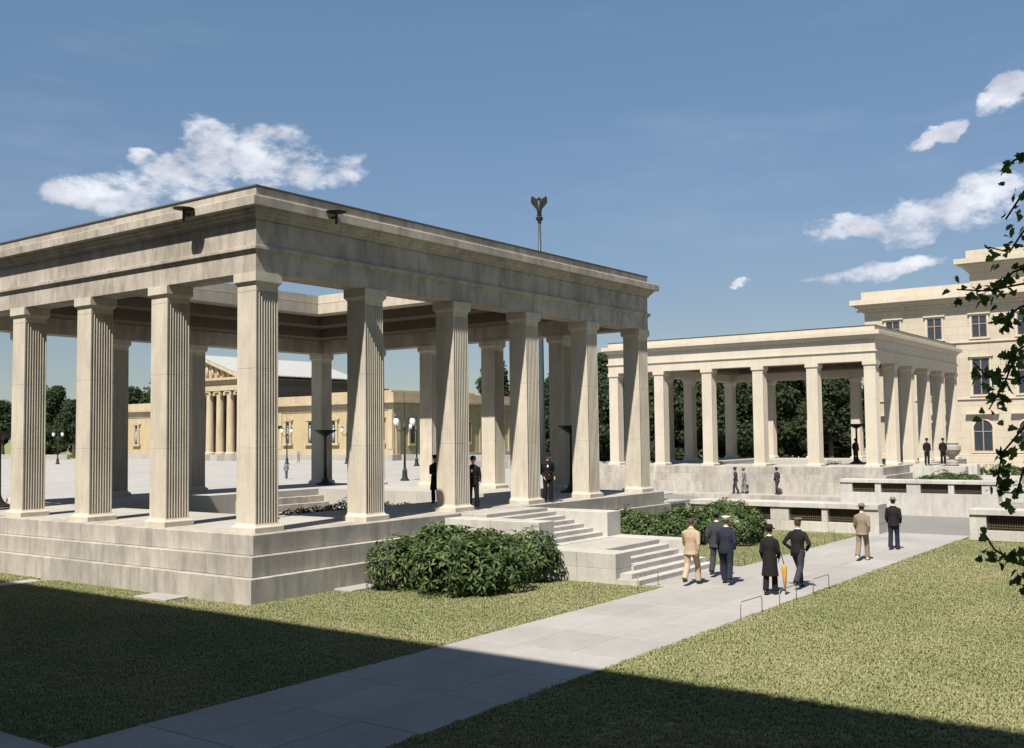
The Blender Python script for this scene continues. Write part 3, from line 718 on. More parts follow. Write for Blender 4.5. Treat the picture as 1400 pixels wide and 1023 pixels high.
def stone_building():
    """far office building; facade plane x = 90, wall from y = -32 to 12.15"""
    B = tag(empty('stone_building', (90, 0, G)), 'pale limestone office building at the right edge behind the distant colonnade', 'building')
    Z = -G
    y0, y1 = -34, 12.15; top = 14.61+Z
    obj('wall', bx(0, 60, y0, y1, -.1, top), M_BLDG, B)
    obj('upper_wall', bx(.004, 56, y0-.0, 1.83, top+.0, 19.9+Z), M_BLDG, B)
    def corn(zb, ztip, yl, name='cornice', xb=60):
        for (z_a, z_b, o_) in ((zb, zb+.28, .22), (zb+.28, zb+.5, .5), (zb+.5, zb+.72, .8), (zb+.72, ztip, 1.15)):
            obj(name, bx(-o_, xb+o_, y0-o_, yl+o_, z_a+.002, z_b), M_TRIM, B)
    corn(14.61+Z, 15.85+Z, 12.15)
    obj('parapet', bx(.02, 59.9, y0+.02, 12.45, 15.86+Z, 16.75+Z), M_TRIM, B)
    corn(17.84+Z, 19.05+Z, 1.83, xb=56)
    obj('parapet', bx(.03, 55, y0+.03, 2.1, 19.06+Z, 19.95+Z), M_TRIM, B)
    for z in (11.0, 5.43): obj('string_course', bx(-.14, -.002, y0, y1+.1, z+Z-.1, z+Z+.08), M_TRIM, B)
    obj('string_course', bx(-.18, -.002, y0, y1+.1, -.14+Z, .05+Z), M_TRIM, B)
    obj('base_course', bx(-.25, -.003, y0, y1+.2, 0, -.16+Z), M_BLDG, B)
    ys = [9.3, 5.25, 1.08, -3.0, -7.1, -11.2, -15.3, -19.4]
    for y in ys:
        window(B, y, 11.35+Z, 1.42, 2.1, 0)
        window(B, y, 5.75+Z, 1.6, 3.55, 0)
        window(B, y, .28+Z, 1.75, 3.05, 0, arched=True)
        obj('hood', bx(-.45, -.002, y-1.5, y+1.5, 3.85+Z, 4.05+Z, .02), M_TRIM, B)
        obj('window_step', bx(-.3, -.002, y-.9, y+.9, 9.45+Z, 9.6+Z), M_TRIM, B)
    for k in range(40):
        y = 12.6-k*1.1
        obj('dentil', bx(-.42, -.225, y-.2, y+.2, 14.63+Z, 14.86+Z), M_TRIM, B)
    return B
stone_building()
# building the photograph was taken from (behind the camera, casts the foreground shade)
NB = tag(empty('stone_building', (-19.9, -22, G), math.radians(-0.85)), 'tall limestone building behind the viewpoint shading the foreground lawn', 'building')
Hn = 24.7
obj('wall', bx(-45, 0, -40, 42, -.1, Hn-1.2), M_BLDG, NB)
obj('cornice', bx(-45.6, .55, -40.5, 42.5, Hn-1.19, Hn-.4), M_TRIM, NB)
obj('parapet', bx(-45, .05, -40, 42, Hn-.39, Hn+.4), M_TRIM, NB)
for k in range(18):
    for zz in (1.8, 7.6, 13.4, 18.6):
        y = -36+k*4.3
        if abs(y-.2) < 2.2 and zz < 5: continue
        bm = bmesh.new(); box(bm, .002, .05, y-.9, y-.72, zz, zz+2.6); box(bm, .002, .05, y+.72, y+.9, zz, zz+2.6); box(bm, .002, .05, y-.9, y+.9, zz+2.6, zz+2.8); box(bm, .002, .1, y-1, y+1, zz-.12, zz)
        f = obj('window', bm, M_TRIM, NB); obj('pane', bx(.0015, .02, y-.715, y+.715, zz+.001, zz+2.595), M_GLASS, f)

# museum with portico beyond the plaza
def museum():
    B = tag(empty('museum', (112, 141, G)), 'low ochre neoclassical museum with a columned pediment portico beyond the plaza', 'building')
    Z = -G; oy = 141
    yR, yL = 98.8, 181.0
    pr, pl = 128.2, 151.0          # portico
    def wing(a, b, x0=0, x1=34, nm='wing_wall'):
        obj(nm, bx(x0, x1, a-oy, b-oy, 0, 6.9+Z), M_OCHRE, B)
        obj('wing_frieze', bx(x0-.12, x1+.1, a-oy-.12, b-oy+.12, 6.9+Z+.002, 8.1+Z), M_OCHRET, B)
        obj('wing_cornice', bx(x0-.9, x1+.6, a-oy-.9, b-oy+.6, 8.1+Z+.002, 8.55+Z), M_OCHRET, B)
        obj('wing_parapet', bx(x0-.05, x1-.05, a-oy-.05, b-oy+.05, 8.55+Z+.002, 9.85+Z), M_OCHRET, B)
    wing(yR, pr-.02); wing(pl+.02, yL)
    obj('steps', bx(-1.6, 35, yR-oy-1.2, yL-oy+1.2, -.1, .95), M_PLAZA, B)
    obj('steps', bx(-9, -1.62, pr-oy-1.5, pl-oy+1.5, -.1, 1.1), M_PLAZA, B)
    obj('base_course', bx(-.15, -.003, yR-oy, pr-oy-.03, .952, 1.9), M_OCHRET, B)
    # niches along the facade and end corner pilasters
    def niche(y):
        n = empty('niche', (0, y-oy, 0), 0, B)
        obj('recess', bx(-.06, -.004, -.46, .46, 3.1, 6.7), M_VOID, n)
        bm = bmesh.new()
        tube(bm, [(-.2, 0, 3.3), (-.2, 0, 4.2), (-.2, .02, 5.0), (-.2, 0, 5.6), (-.2, 0, 5.75)], [(.2, .14), (.22, .16), (.28, .18), (.2, .14), (.1, .1)], 8, side=(0, 1, 0)); ball(bm, (-.2, 0, 6.0), .2, 1)
        obj('statue', bm, M_ROOFW, n, smooth=True)
        bm = bmesh.new(); box(bm, -.3, 0, -.95, -.47, 3.0, 7.0); box(bm, -.3, 0, .47, .95, 3.0, 7.0); box(bm, -.45, 0, -1.3, 1.3, 2.6, 3.0); box(bm, -.4, 0, -1.25, 1.25, 7.01, 7.3)
        obj('surround', bm, M_OCHRET, n)
        bm = bmesh.new(); a = [bm.verts.new((-.3, yy, zz)) for yy, zz in ((-1.35, 7.32), (1.35, 7.32), (0, 8.0))]; b = [bm.verts.new((0, yy, zz)) for yy, zz in ((-1.35, 7.32), (1.35, 7.32), (0, 8.0))]
        bm.faces.new(a); bm.faces.new(b[::-1])
        for i in range(3): bm.faces.new((a[i], a[(i+1) % 3], b[(i+1) % 3], b[i]))
        obj('gable', bm, M_OCHRET, n)
    for y in (101.8, 107, 113, 119, 125, 154, 160, 166, 172, 177.5): niche(y)
    for y in (yR+.6, yR+2.6, pr-1, yL-.6): obj('pilaster', bx(-.22, -.004, y-oy-.5, y-oy+.5, 1.9, 6.88+Z), M_OCHRET, B)
    for x in (1, 8.5, 16, 24, 33): obj('pilaster', bx(x-.5, x+.5, yR-oy-.22, yR-oy-.004, .95, 6.88+Z), M_OCHRET, B)
    for x in (4.5, 12.5, 20, 28.5):
        w = obj('window', bx(x-.9, x+.9, yR-oy-.3, yR-oy-.004, 2.4, 6.9), M_OCHRET, B); obj('pane', bx(x-.55, x+.55, yR-oy-.32, yR-oy-.302, 2.9, 6.4), M_VOID, w)
    # portico
    zc0, zc1 = 1.1, 11.1+Z
    for k in range(8):
        y = pr+1.1+k*(pl-pr-2.2)/7-oy
        bm = bmesh.new(); lathe(bm, [(1.0, zc0), (1.0, zc0+.25), (.85, zc0+.4), (.78, zc0+.5), (.76, 5), (.66, zc1-.8), (.70, zc1-.7), (.80, zc1-.5)], 20, (-7.4, y))
        c = obj('column', bm, M_OCHRET, B)
        bm = bmesh.new(); box(bm, -8.2, -6.6, y-.95, y+.95, zc1-.3, zc1); box(bm, -8.25, -6.55, y-1.1, y-.6, zc1-.85, zc1-.31); box(bm, -8.25, -6.55, y+.6, y+1.1, zc1-.85, zc1-.31)
        obj('capital', bm, M_OCHRET, c)
    obj('hall_side_shade', bx(.5, 26, pr-oy+.25, pr-oy+.38, 9.9, zc1+.99), M_COPING_SHADE, B)  # side wall panel with the shade below the roof painted in
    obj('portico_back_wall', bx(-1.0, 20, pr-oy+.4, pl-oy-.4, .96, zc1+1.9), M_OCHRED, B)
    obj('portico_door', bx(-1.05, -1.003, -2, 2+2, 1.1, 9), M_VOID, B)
    obj('side_wall', bx(-7.6, -1.02, pl-oy-1.2, pl-oy-.3, 1.1, zc1), M_OCHRE, B)
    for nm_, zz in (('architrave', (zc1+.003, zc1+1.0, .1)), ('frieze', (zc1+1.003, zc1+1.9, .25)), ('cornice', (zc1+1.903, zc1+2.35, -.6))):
        obj(nm_, bx(-5.0, 21, pr-oy+zz[2]-.02, pl-oy-zz[2]+.02, zz[0]+.001, zz[1]-.001), M_COPING_SHADE, B)  # rear entablature, eave shadow carried by its dark colour
    obj('architrave', bx(-8.3, 20, pr-oy+.1, pl-oy-.1, zc1+.003, zc1+1.0), M_OCHRET, B)
    obj('frieze', bx(-8.15, 20, pr-oy+.25, pl-oy-.25, zc1+1.003, zc1+1.9), M_OCHRE, B)
    obj('cornice', bx(-9.0, -5.02, pr-oy-.6, pl-oy+.6, zc1+1.903, zc1+2.35), M_OCHRET, B)
    ztop = zc1+2.35; yc = (pr+pl)/2-oy; hw = (pl-pr)/2+.6; hp = hw*.32
    def gable(nm, x0, x1, hw_, z0, hp_, mat, par=B):
        bm = bmesh.new(); a = [bm.verts.new((x0, yy, zz)) for yy, zz in ((yc-hw_, z0), (yc+hw_, z0), (yc, z0+hp_))]; b = [bm.verts.new((x1, yy, zz)) for yy, zz in ((yc-hw_, z0), (yc+hw_, z0), (yc, z0+hp_))]
        bm.faces.new(a[::-1]); bm.faces.new(b)
        for i in range(3): bm.faces.new((a[i], a[(i+1) % 3], b[(i+1) % 3], b[i]))
        return obj(nm, bm, mat, par)
    gable('tympanum', -8.0, 20, hw-1.2, ztop+.003, hp-.5, M_OCHRE)
    for s in (-1, 1):          # raking cornices
        bm = bmesh.new(); pts = []
        p = [(yc+s*hw, ztop+.004), (yc+s*hw, ztop+.5), (yc+s*.01, ztop+hp+.5), (yc+s*.01, ztop+hp-.12), (yc+s*(hw-1.4), ztop+.004)]
        a = [bm.verts.new((-8.95, y, z)) for y, z in p]; b = [bm.verts.new((-7.6, y, z)) for y, z in p]
        bm.faces.new(a); bm.faces.new(b[::-1])
        for i in range(5): bm.faces.new((a[i], a[(i+1) % 5], b[(i+1) % 5], b[i]))
        obj('raking_cornice', bm, M_OCHRET, B)
        bm = bmesh.new(); n = 46          # roof slope with tile ribs
        ya, za, yb, zb = yc+s*(hw+.3), ztop+.42, yc, ztop+hp+.62
        v = [bm.verts.new(q) for q in ((-9.0, ya, za), (20.8, ya, za), (20.8, yb, zb), (-9.0, yb, zb), (-9.0, ya, za-.14), (20.8, ya, za-.14), (20.8, yb, zb-.14), (-9.0, yb, zb-.14))]
        for f in ((0, 1, 2, 3), (4, 7, 6, 5), (0, 4, 5, 1), (1, 5, 6, 2), (2, 6, 7, 3), (3, 7, 4, 0)): bm.faces.new([v[i] for i in f])
        rf = obj('roof', bm, M_ROOFW, B)
        rib = bmesh.new(); box(rib, -.12, .12, -.5, .5, 0, .12); me = mesh_of('tile_rib', rib, M_ROOFW)
        Ls = math.hypot(yb-ya, zb-za); ang = math.atan2(zb-za, yb-ya)
        for k in range(38):
            r_ = put('tile_rib', me, rf, (-8.7+k*.78, (ya+yb)/2, (za+zb)/2), (ang, 0, 0), (1, Ls, 1))
    for k in range(11):
        y = yc-8+k*1.6; hh = (1-abs(y-yc)/hw)*hp*.72
        bm = bmesh.new(); tube(bm, [(-8.15, y, ztop+.05), (-8.15, y+.1, ztop+.05+hh*.6), (-8.15, y, ztop+.05+hh)], [(.34, .2), (.36, .24), (.15, .15)], 7, side=(0, 1, 0)); obj('statue', bm, M_OCHRET, B, smooth=True)
    # side hall behind
    obj('attic_wall', bx(6, 30, yR-oy+6, pr-oy-4, 9.85+Z, 10.6+Z), M_OCHRE, B)
    obj('chimney', bx(14.5, 15.3, pr-oy+4, pr-oy+5, ztop+hp*.4, ztop+hp+.9), M_OCHRE, B)
museum()
# low wall round the plaza edge
def lowwall(x0, x1, y0, y1, lb):
    r = tag(empty('plaza_wall', ((x0+x1)/2, (y0+y1)/2, G)), lb, 'low wall', 'long low walls round the plaza')
    n = max(1, int(max(x1-x0, y1-y0)/4)); lx = x1-x0 > y1-y0
    for i in range(n):
        f0, f1 = i/n, (i+1)/n
        a = (x0+(x1-x0)*f0+.01, x0+(x1-x0)*f1-.01, y0, y1) if lx else (x0, x1, y0+(y1-y0)*f0+.01, y0+(y1-y0)*f1-.01)
        ox, oy = r.location.x, r.location.y
        obj('wall_block', bx(a[0]-ox, a[1]-ox, a[2]-oy, a[3]-oy, -.1, .95, .02), M_PLAZA, r)
lowwall(104.5, 105.3, 186, 330, 'long low pale wall in front of the dark trees at the left edge')
lowwall(112, 112.8, 20, 97, 'low pale wall at the plaza edge between museum and distant colonnade')
lowwall(84, 84.8, 14, 60, 'low pale wall in front of the trees behind the distant colonnade')

# ------------------------------------------------------------------ trees
def tree_proto(seed, H, Wd, nleaf=13000, ls=.31, low=.02):
    rr = random.Random(seed); root = empty('tree')
    bm = bmesh.new(); tr = H*.024
    tube(bm, [(0, 0, -.1), (.1, .05, H*.22), (-.05, .1, H*.5), (.1, 0, H*.8)], [tr*1.5, tr, tr*.7, tr*.2], 8)
    lobes = []
    for k in range(20):
        a = rr.uniform(0, 2*PI); q = math.sqrt(rr.random()); z = rr.uniform(low+.1, .88)
        w = Wd*.5*math.sin(PI*min(1, max(.12, (z-low+.08)/(1.02-low)))**.8)*.72
        c = Vector((q*w*math.cos(a), q*w*math.sin(a), z*H)); lobes.append((c, Wd*rr.uniform(.10, .24)))
        tube(bm, [(0, 0, H*(.15+.5*z)), tuple((c+Vector((0, 0, H*(.2+.4*z))))/2), tuple(c)], [tr*.45, tr*.3, tr*.1], 5)
    lobes.append((Vector((0, 0, H*.86)), Wd*.2))
    obj('trunk', bm, M_STEM, root)
    bm = bmesh.new()
    for k in range(nleaf):
        c, r = rr.choice(lobes); d = Vector((rr.gauss(0, 1), rr.gauss(0, 1), rr.gauss(.1, 1))).normalized()
        p = c+Vector((d.x*r, d.y*r, d.z*r*.85))*rr.uniform(.55, 1.12)*(1+.18*mnoise.noise(d*3+c))
        nrm = (d+Vector((rr.gauss(0, .6), rr.gauss(0, .6), rr.gauss(.4, .6)))).normalized(); s1 = nrm.orthogonal().normalized()
        th = rr.uniform(0, 2*PI); s2 = nrm.cross(s1); a_ = s1*math.cos(th)+s2*math.sin(th); b_ = nrm.cross(a_)
        s_ = ls*rr.uniform(.5, 1.2)
        v = [bm.verts.new(p+a_*s_), bm.verts.new(p+b_*s_*.5+nrm*s_*.1), bm.verts.new(p-a_*s_*.9), bm.verts.new(p-b_*s_*.55+nrm*s_*.1)]
        bm.faces.new(v)
    me = bpy.data.meshes.new('crown'); bm.to_mesh(me); bm.free(); me.materials.append(M_TREE); put('crown', me, root)
    return root
protos = [tree_proto(1, 12, 9.5), tree_proto(2, 13, 8.5, 13000), tree_proto(3, 11, 10.5), tree_proto(4, 14, 7, 11000)]
tl = ['broad dark tree in the wood behind the distant colonnade', 'dark tree standing beyond the low wall at the left edge', 'dark tree rising behind the yellow museum', 'dark tree between the museum and the distant colonnade']
spots = []
for r, (x, h) in enumerate(((87.5, .90), (91.5, .98), (97, 1.05))):
    y = 15.0+r*1.5
    while y < 51+r*2.5: spots.append((x+random.uniform(-1.2, 1.2), y, h*random.uniform(.88, 1.06), 0)); y += random.uniform(3.6, 4.8)
for k in range(9): spots.append((118+random.uniform(-3, 6), 192+k*9+random.uniform(-2, 2), random.uniform(1.05, 1.5)*(1.0 if k else .8), 1))
for k in range(5): spots.append((128+random.uniform(-2, 4), 190+k*14, random.uniform(1.3, 1.6), 1))
for (x, y, h) in ((160, 128, 1.35), (168, 136, 1.3), (175, 124, 1.25), (185, 160, 1.3), (190, 175, 1.35), (170, 110, 1.35), (150, 106, 1.50), (172, 118, 1.0), (168, 96, 1.35), (158, 82, 1.45), (180, 150, 1.25), (200, 190, 1.4)): spots.append((x, y, h, 2))
for (x, y, h) in ((116, 66, 1.15), (120, 68, 1.2), (124, 72, 1.25), (116, 58, 1.1), (133, 80, 1.1), (130, 74, 1.3), (112, 62, 1.0), (108, 54, 1.1), (106, 60, 1.0)): spots.append((x, y, h, 3))
grp = ['trees behind the distant colonnade', 'trees at the left edge of the plaza', 'trees behind the museum', 'trees between museum and distant colonnade']
first = [True]*4
for i, (x, y, h, g_) in enumerate(spots):
    k = (i*7+g_) % 4
    if first[k]: t_ = protos[k]; first[k] = False
    else: t_ = copy_tree(protos[k])
    t_.location = (x, y, G-.05); t_.scale = (h*random.uniform(.95, 1.15),)*2+(h,); t_.rotation_euler.z = random.uniform(0, 6.28)
    tag(t_, tl[g_], 'tree', grp[g_])

# near tree at the right, its twigs hang into the frame
NTr = tag(empty('broadleaf_tree', (-10.0, -24.6, G)), 'dark-leaved tree hanging its twigs into the picture at the right edge', 'tree')
no = NTr.location
def cray(px, py, dist):
    d = fwd*1422.55+r2*(px-700)-u2*(py-511.5); return CAMLOC+d.normalized()*dist
bm = bmesh.new()
tube(bm, [(0, 0, -.1), (.05, .05, 2), (-.05, .1, 4.2), (.1, .1, 6.5), (.1, .2, 9)], [.2, .16, .13, .1, .04], 10)
obj('trunk', bm, M_STEM, NTr)
# hanging sprays given as real positions, 7-9 m in front of the house
twigs = [([(1490, 150, 8.6), (1430, 190, 8.2), (1395, 215, 8.0), (1372, 228, 7.9)], 9), ([(1500, 200, 8.6), (1440, 235, 8.3), (1400, 262, 8.1), (1375, 300, 8.0)], 13), ([(1500, 230, 8.8), (1440, 290, 8.5), (1400, 315, 8.3), (1380, 345, 8.2), (1352, 338, 8.1)], 11),
         ([(1500, 340, 8.2), (1440, 372, 8.0), (1400, 388, 7.8), (1350, 398, 7.6), (1308, 396, 7.5)], 22), ([(1500, 380, 8.4), (1440, 405, 8.2), (1395, 420, 8.0), (1365, 440, 7.9)], 16),
         ([(1500, 430, 8.1), (1430, 455, 8.0), (1390, 480, 7.9), (1375, 520, 7.8), (1352, 560, 7.8)], 26), ([(1500, 480, 8.5), (1430, 500, 8.3), (1390, 520, 8.2), (1350, 515, 8.1), (1330, 495, 8.1)], 14),
         ([(1500, 520, 8.1), (1430, 550, 8.0), (1395, 590, 7.9), (1370, 620, 7.8), (1362, 665, 7.8)], 24), ([(1500, 600, 8.2), (1430, 615, 8.0), (1400, 640, 7.9), (1388, 680, 7.8)], 14),
         ([(1500, 790, 7.5), (1430, 782, 7.3), (1390, 770, 7.1), (1360, 752, 7.0), (1345, 728, 7.0)], 17), ([(1480, 740, 7.5), (1420, 790, 7.4), (1396, 812, 7.3)], 7), ([(1500, 400, 8.7), (1420, 360, 8.5), (1385, 372, 8.4), (1362, 392, 8.4)], 10)]
rr = random.Random(5)
for pts, nl in twigs:
    P3 = [cray(*p)-no for p in pts]
    start = Vector((.05, .15, P3[0].z-.4+random.uniform(-.2, .2)))
    bm = bmesh.new(); tube(bm, [start, (start+P3[0])/2+Vector((0, 0, .1))]+P3, [.035, .022]+[.011-.0015*k for k in range(len(P3))], 5)
    tw = obj('branch', bm, M_STEM, NTr, smooth=True)
    bm = bmesh.new()
    def lobed(p, d, nrm, s):
        d = d.normalized(); s_ = d.cross(nrm).normalized(); n_ = s_.cross(d)
        out = [(0, 0), (.10, .30), (-.02, .52), (.30, .40), (.42, .55), (.58, .28), (.72, .30), (1.0, 0), (.72, -.28), (.58, -.27), (.42, -.55), (.28, -.40), (-.02, -.5), (.10, -.3)]
        vs = [bm.verts.new(p+d*s*a+s_*s*b+n_*s*(.18*abs(b)-.15*a*a)) for a, b in out]
        c = bm.verts.new(p+d*s*.4)
        for i in range(len(vs)): bm.faces.new((vs[i], vs[(i+1) % len(vs)], c))
    for k in range(int(nl*2.5)):
        f = rr.random()**.8; n = len(P3)-1; i = min(int(f*n), n-1); q = P3[i].lerp(P3[i+1], f*n-i)
        dd = Vector((rr.gauss(0, 1), rr.gauss(0, 1), rr.gauss(-.5, .7))).normalized()
        lobed(q+dd*.03+Vector((rr.gauss(0, .03), rr.gauss(0, .03), rr.gauss(-.01, .035))), dd, Vector((rr.gauss(0, 1), rr.gauss(0, 1), rr.gauss(.4, .6))).normalized(), rr.uniform(.04, .078))
    me = bpy.data.meshes.new('leaves'); bm.to_mesh(me); bm.free(); me.materials.append(M_HANG); put('leaves', me, tw)
# crown above / outside the frame
bm = bmesh.new()
for k in range(2600):
    d = Vector((rr.gauss(0, 1), rr.gauss(0, 1), rr.gauss(0, 1))).normalized()*rr.uniform(.4, 1)
    p = Vector((.3, -.9, 8.2))+Vector((d.x*1.6, d.y*1.6, d.z*2.2)); a = Vector((rr.gauss(0, 1), rr.gauss(0, 1), rr.gauss(0, .6))).normalized(); b = a.orthogonal().normalized()
    s = rr.uniform(.06, .11); bm.faces.new([bm.verts.new(p+a*s), bm.verts.new(p+b*s*.6), bm.verts.new(p-a*s), bm.verts.new(p-b*s*.6)])
me = bpy.data.meshes.new('crown'); bm.to_mesh(me); bm.free(); me.materials.append(M_HANG); put('crown', me, NTr)

# ------------------------------------------------------------------ people
def remeshed(name, bm, mat, voxel):
    bmesh.ops.recalc_face_normals(bm, faces=bm.faces)
    me = bpy.data.meshes.new(name+'_raw'); bm.to_mesh(me); bm.free()
    o = bpy.data.objects.new('tmp', me); COL.objects.link(o)
    md = o.modifiers.new('r', 'REMESH'); md.mode = 'VOXEL'; md.voxel_size = voxel; md.use_smooth_shade = True
    sm = o.modifiers.new('s', 'SMOOTH'); sm.factor = .5; sm.iterations = 2
    bpy.context.view_layer.update()
    dg = bpy.context.evaluated_depsgraph_get(); out = bpy.data.meshes.new_from_object(o.evaluated_get(dg)); out.name = name
    bpy.data.objects.remove(o); bpy.data.meshes.remove(me)
    out.materials.clear(); out.materials.append(mat)
    out.polygons.foreach_set('use_smooth', [True]*len(out.polygons))
    return out
def lerp(a, b, f): return Vector(a).lerp(Vector(b), f)
def person(label, loc, head_deg, coat, trou, hat='fedora', hatmat=None, stride=0.0, coatlen=.72, H=1.74, arms=(.0, .0), shoe=None, carry=None, patch=False, wide=1.0, belt=False, bend=(.15, .15), feet=.10, detail=True, group='people walking along the path', cuff=None, lean=0.03):
    """local frame: faces +y, x to its right"""
    root = tag(empty('person', loc, math.radians(head_deg-90)), label, 'person', group)
    k = H/1.74; vox = .0105 if detail else .022
    hipz = .92
    # legs: hip, knee, ankle
    legs = []
    for s in (-1, 1):
        f = stride*s
        hip = Vector((s*.09, 0, hipz)); ank = Vector((s*feet, f*.36, .09+(.10 if f < 0 else 0)*min(1, abs(stride)*1.2)))
        kn = lerp(hip, ank, .5)+Vector((0, .03+.09*abs(stride), .0))
        legs.append((hip, kn, ank, s, f))
    body = bmesh.new()
    for hip, kn, ank, s, f in legs:
        tube(body, [hip+Vector((0, 0, .05)), lerp(hip, kn, .45), kn, lerp(kn, ank, .35), ank], [.085, .075, .055, .052, .035], 10, side=(1, 0, 0))
        tube(body, [ank+Vector((0, -.05, -.03)), ank+Vector((0, .05, -.05)), ank+Vector((0, .16, -.065))], [(.032, .035), (.038, .03), (.03, .018)], 8, side=(1, 0, 0))
    ly = lean*.5; top = Vector((0, lean, 1.45))
    tube(body, [(0, 0, .86), (0, 0, .98), (0, ly*.5, 1.12), (0, ly, 1.28), (0, lean, 1.40), (0, lean, 1.46)], [(.13, .09), (.15, .10), (.13, .09), (.155, .105), (.15, .085), (.07, .06)], 14, side=(1, 0, 0))
    hd = Vector((0, lean+.02, 1.63))
    tube(body, [(0, lean, 1.42), (0, lean+.005, 1.50), (0, lean+.01, 1.56)], [(.062, .06), (.052, .055), (.052, .058)], 10, side=(1, 0, 0))
    ball(body, hd, 1, 3, (.078, .096, .11)); ball(body, hd+Vector((0, .022, -.055)), 1, 2, (.055, .065, .062))
    tube(body, [hd+Vector((0, .086, .012)), hd+Vector((0, .106, -.018)), hd+Vector((0, .088, -.028))], [.009, .014, .01], 6, side=(1, 0, 0))
    for s in (-1, 1): ball(body, hd+Vector((s*.075, -.005, -.005)), 1, 1, (.012, .02, .03))
    ball(body, hd+Vector((0, .078, -.055)), 1, 1, (.022, .012, .008))
    sleeves = bmesh.new()
    for i, s in enumerate((-1, 1)):
        sh = Vector((s*.178*wide, lean-.005, 1.365)); sw = arms[i]; b = bend[i]
        el = sh+Vector((s*.05, -.02+sw*.24, -.28)); wr = el+Vector((-s*.02, .04+sw*.2+b*.5, -.24+b*.45))
        if carry == 'hips' : el = sh+Vector((s*.16, -.08, -.24)); wr = sh+Vector((s*.02, .06, -.40))
        if carry == 'behind': el = sh+Vector((s*.07, -.13, -.27)); wr = Vector((s*.03, lean-.17, .99))
        tube(body, [sh, lerp(sh, el, .5), el, lerp(el, wr, .5), wr], [.045, .042, .034, .032, .022], 8, side=(1, 0, 0))
        d = (wr-el).normalized(); q = Vector((1, 0, 0)); q = (q-d*q.dot(d)).normalized(); n_ = d.cross(q)
        tube(body, [wr-d*.01, wr+d*.04, wr+d*.09], [(.018, .024), (.018, .036), (.015, .036)], 8, side=tuple(q))
        for fi in range(4):          # four curled fingers and a thumb
            off = n_*(-.027+.018*fi); L_ = (.062, .072, .068, .052)[fi]
            p0 = wr+d*.085+off; tube(body, [p0, p0+d*L_*.5, p0+d*L_*.85-q*s*.018, p0+d*L_-q*s*.032], [.0095, .009, .0085, .007], 6)
        p0 = wr+d*.03+n_*.028; tube(body, [p0, p0+d*.03+n_*.022, p0+d*.058+n_*.026-q*s*.01], [.012, .010, .008], 6)
        tube(sleeves, [sh+Vector((-s*.06, 0, .025)), sh+Vector((s*.002, 0, -.012)), lerp(sh, el, .5), el, lerp(el, wr, .5), wr-d*.0], [.055, .064*wide, .060, .052, .047, .042], 12, side=(1, 0, 0))
    put('body', remeshed('body', body, M_SKIN, vox), root, scale=(k,)*3)
    # trousers
    bm = bmesh.new()
    tube(bm, [(0, 0, 1.03), (0, 0, .95), (0, 0, .86)], [(.15, .11), (.165, .12), (.155, .115)], 14, side=(1, 0, 0))
    for hip, kn, ank, s, f in legs:
        tube(bm, [hip+Vector((0, 0, .06)), lerp(hip, kn, .4), kn, lerp(kn, ank, .5), ank+Vector((0, -.01, .0))], [(.095, .105), (.092, .098), (.078, .08), (.078, .08), (.078, .085)], 12, side=(1, 0, 0))
    put('trousers', remeshed('trousers', bm, trou, vox*1.2), root, scale=(k,)*3)
    # jacket
    hem = 1.0-coatlen+.35 if coatlen > .9 else .80
    hem = {0: .80, 1: .48}[1 if coatlen > .9 else 0]
    fl = .19 if coatlen <= .9 else .23
    tube(sleeves, [(0, 0, hem), (0, 0, .9 if hem < .9 else hem+.05), (0, 0, 1.0), (0, ly*.5, 1.10), (0, ly, 1.25), (0, lean, 1.37), (0, lean, 1.44), (0, lean, 1.485)],
         [(fl*wide, fl*.76+.05*stride), (.178*wide, .135), (.168*wide, .125), (.158*wide, .118), (.185*wide, .132), (.188*wide, .118), (.12*wide, .085), (.068, .066)], 20, side=(1, 0, 0))
    put('jacket', remeshed('jacket', sleeves, coat, vox*1.2), root, scale=(k,)*3)
    if belt:
        bm = bmesh.new(); tube(bm, [(0, ly*.5, 1.06), (0, ly*.5, 1.11)], [(.172, .132), (.170, .13)], 20, side=(1, 0, 0)); put('belt', mesh_of('belt', bm, M_SHOE), root, scale=(k,)*3)
    if detail and carry != 'behind' and not patch:
        bm = bmesh.new(); tube(bm, [(0, lean, 1.475), (0, lean+.004, 1.508)], [(.069, .068), (.060, .060)], 16, side=(1, 0, 0)); put('collar', mesh_of('collar', bm, C_WHITE, True), root, scale=(k,)*3)
    # shoes
    for hip, kn, ank, s, f in legs:
        bm = bmesh.new(); rot_ = 0.0
        tube(bm, [ank+Vector((0, -.075, -.05)), ank+Vector((0, -.05, -.035)), ank+Vector((0, .02, -.03)), ank+Vector((0, .10, -.055)), ank+Vector((0, .175, -.07)), ank+Vector((0, .195, -.075))], [(.03, .035), (.042, .05), (.044, .055), (.048, .033), (.04, .02), (.015, .012)], 12, side=(1, 0, 0))
        put('shoe', mesh_of('shoe', bm, shoe or M_SHOE, True), root, scale=(k,)*3)
    # hair
    bm = bmesh.new(); ball(bm, hd+Vector((0, -.012, .012)), 1, 3, (.081, .094, .108))
    for v in list(bm.verts):
        q = v.co-hd
        if q.y > .045 and q.z < .055 or q.z < -.055: bm.verts.remove(v)
    put('hair', mesh_of('hair', bm, M_HAIR, True), root, scale=(k,)*3)
    for s in (-1, 1):
        bm = bmesh.new(); ball(bm, hd+Vector((s*.03, .080, .012)), 1, 1, (.011, .008, .007)); put('eye', mesh_of('eye', bm, M_EYE), root, scale=(k,)*3)
    # hats
    hm = hatmat or coat
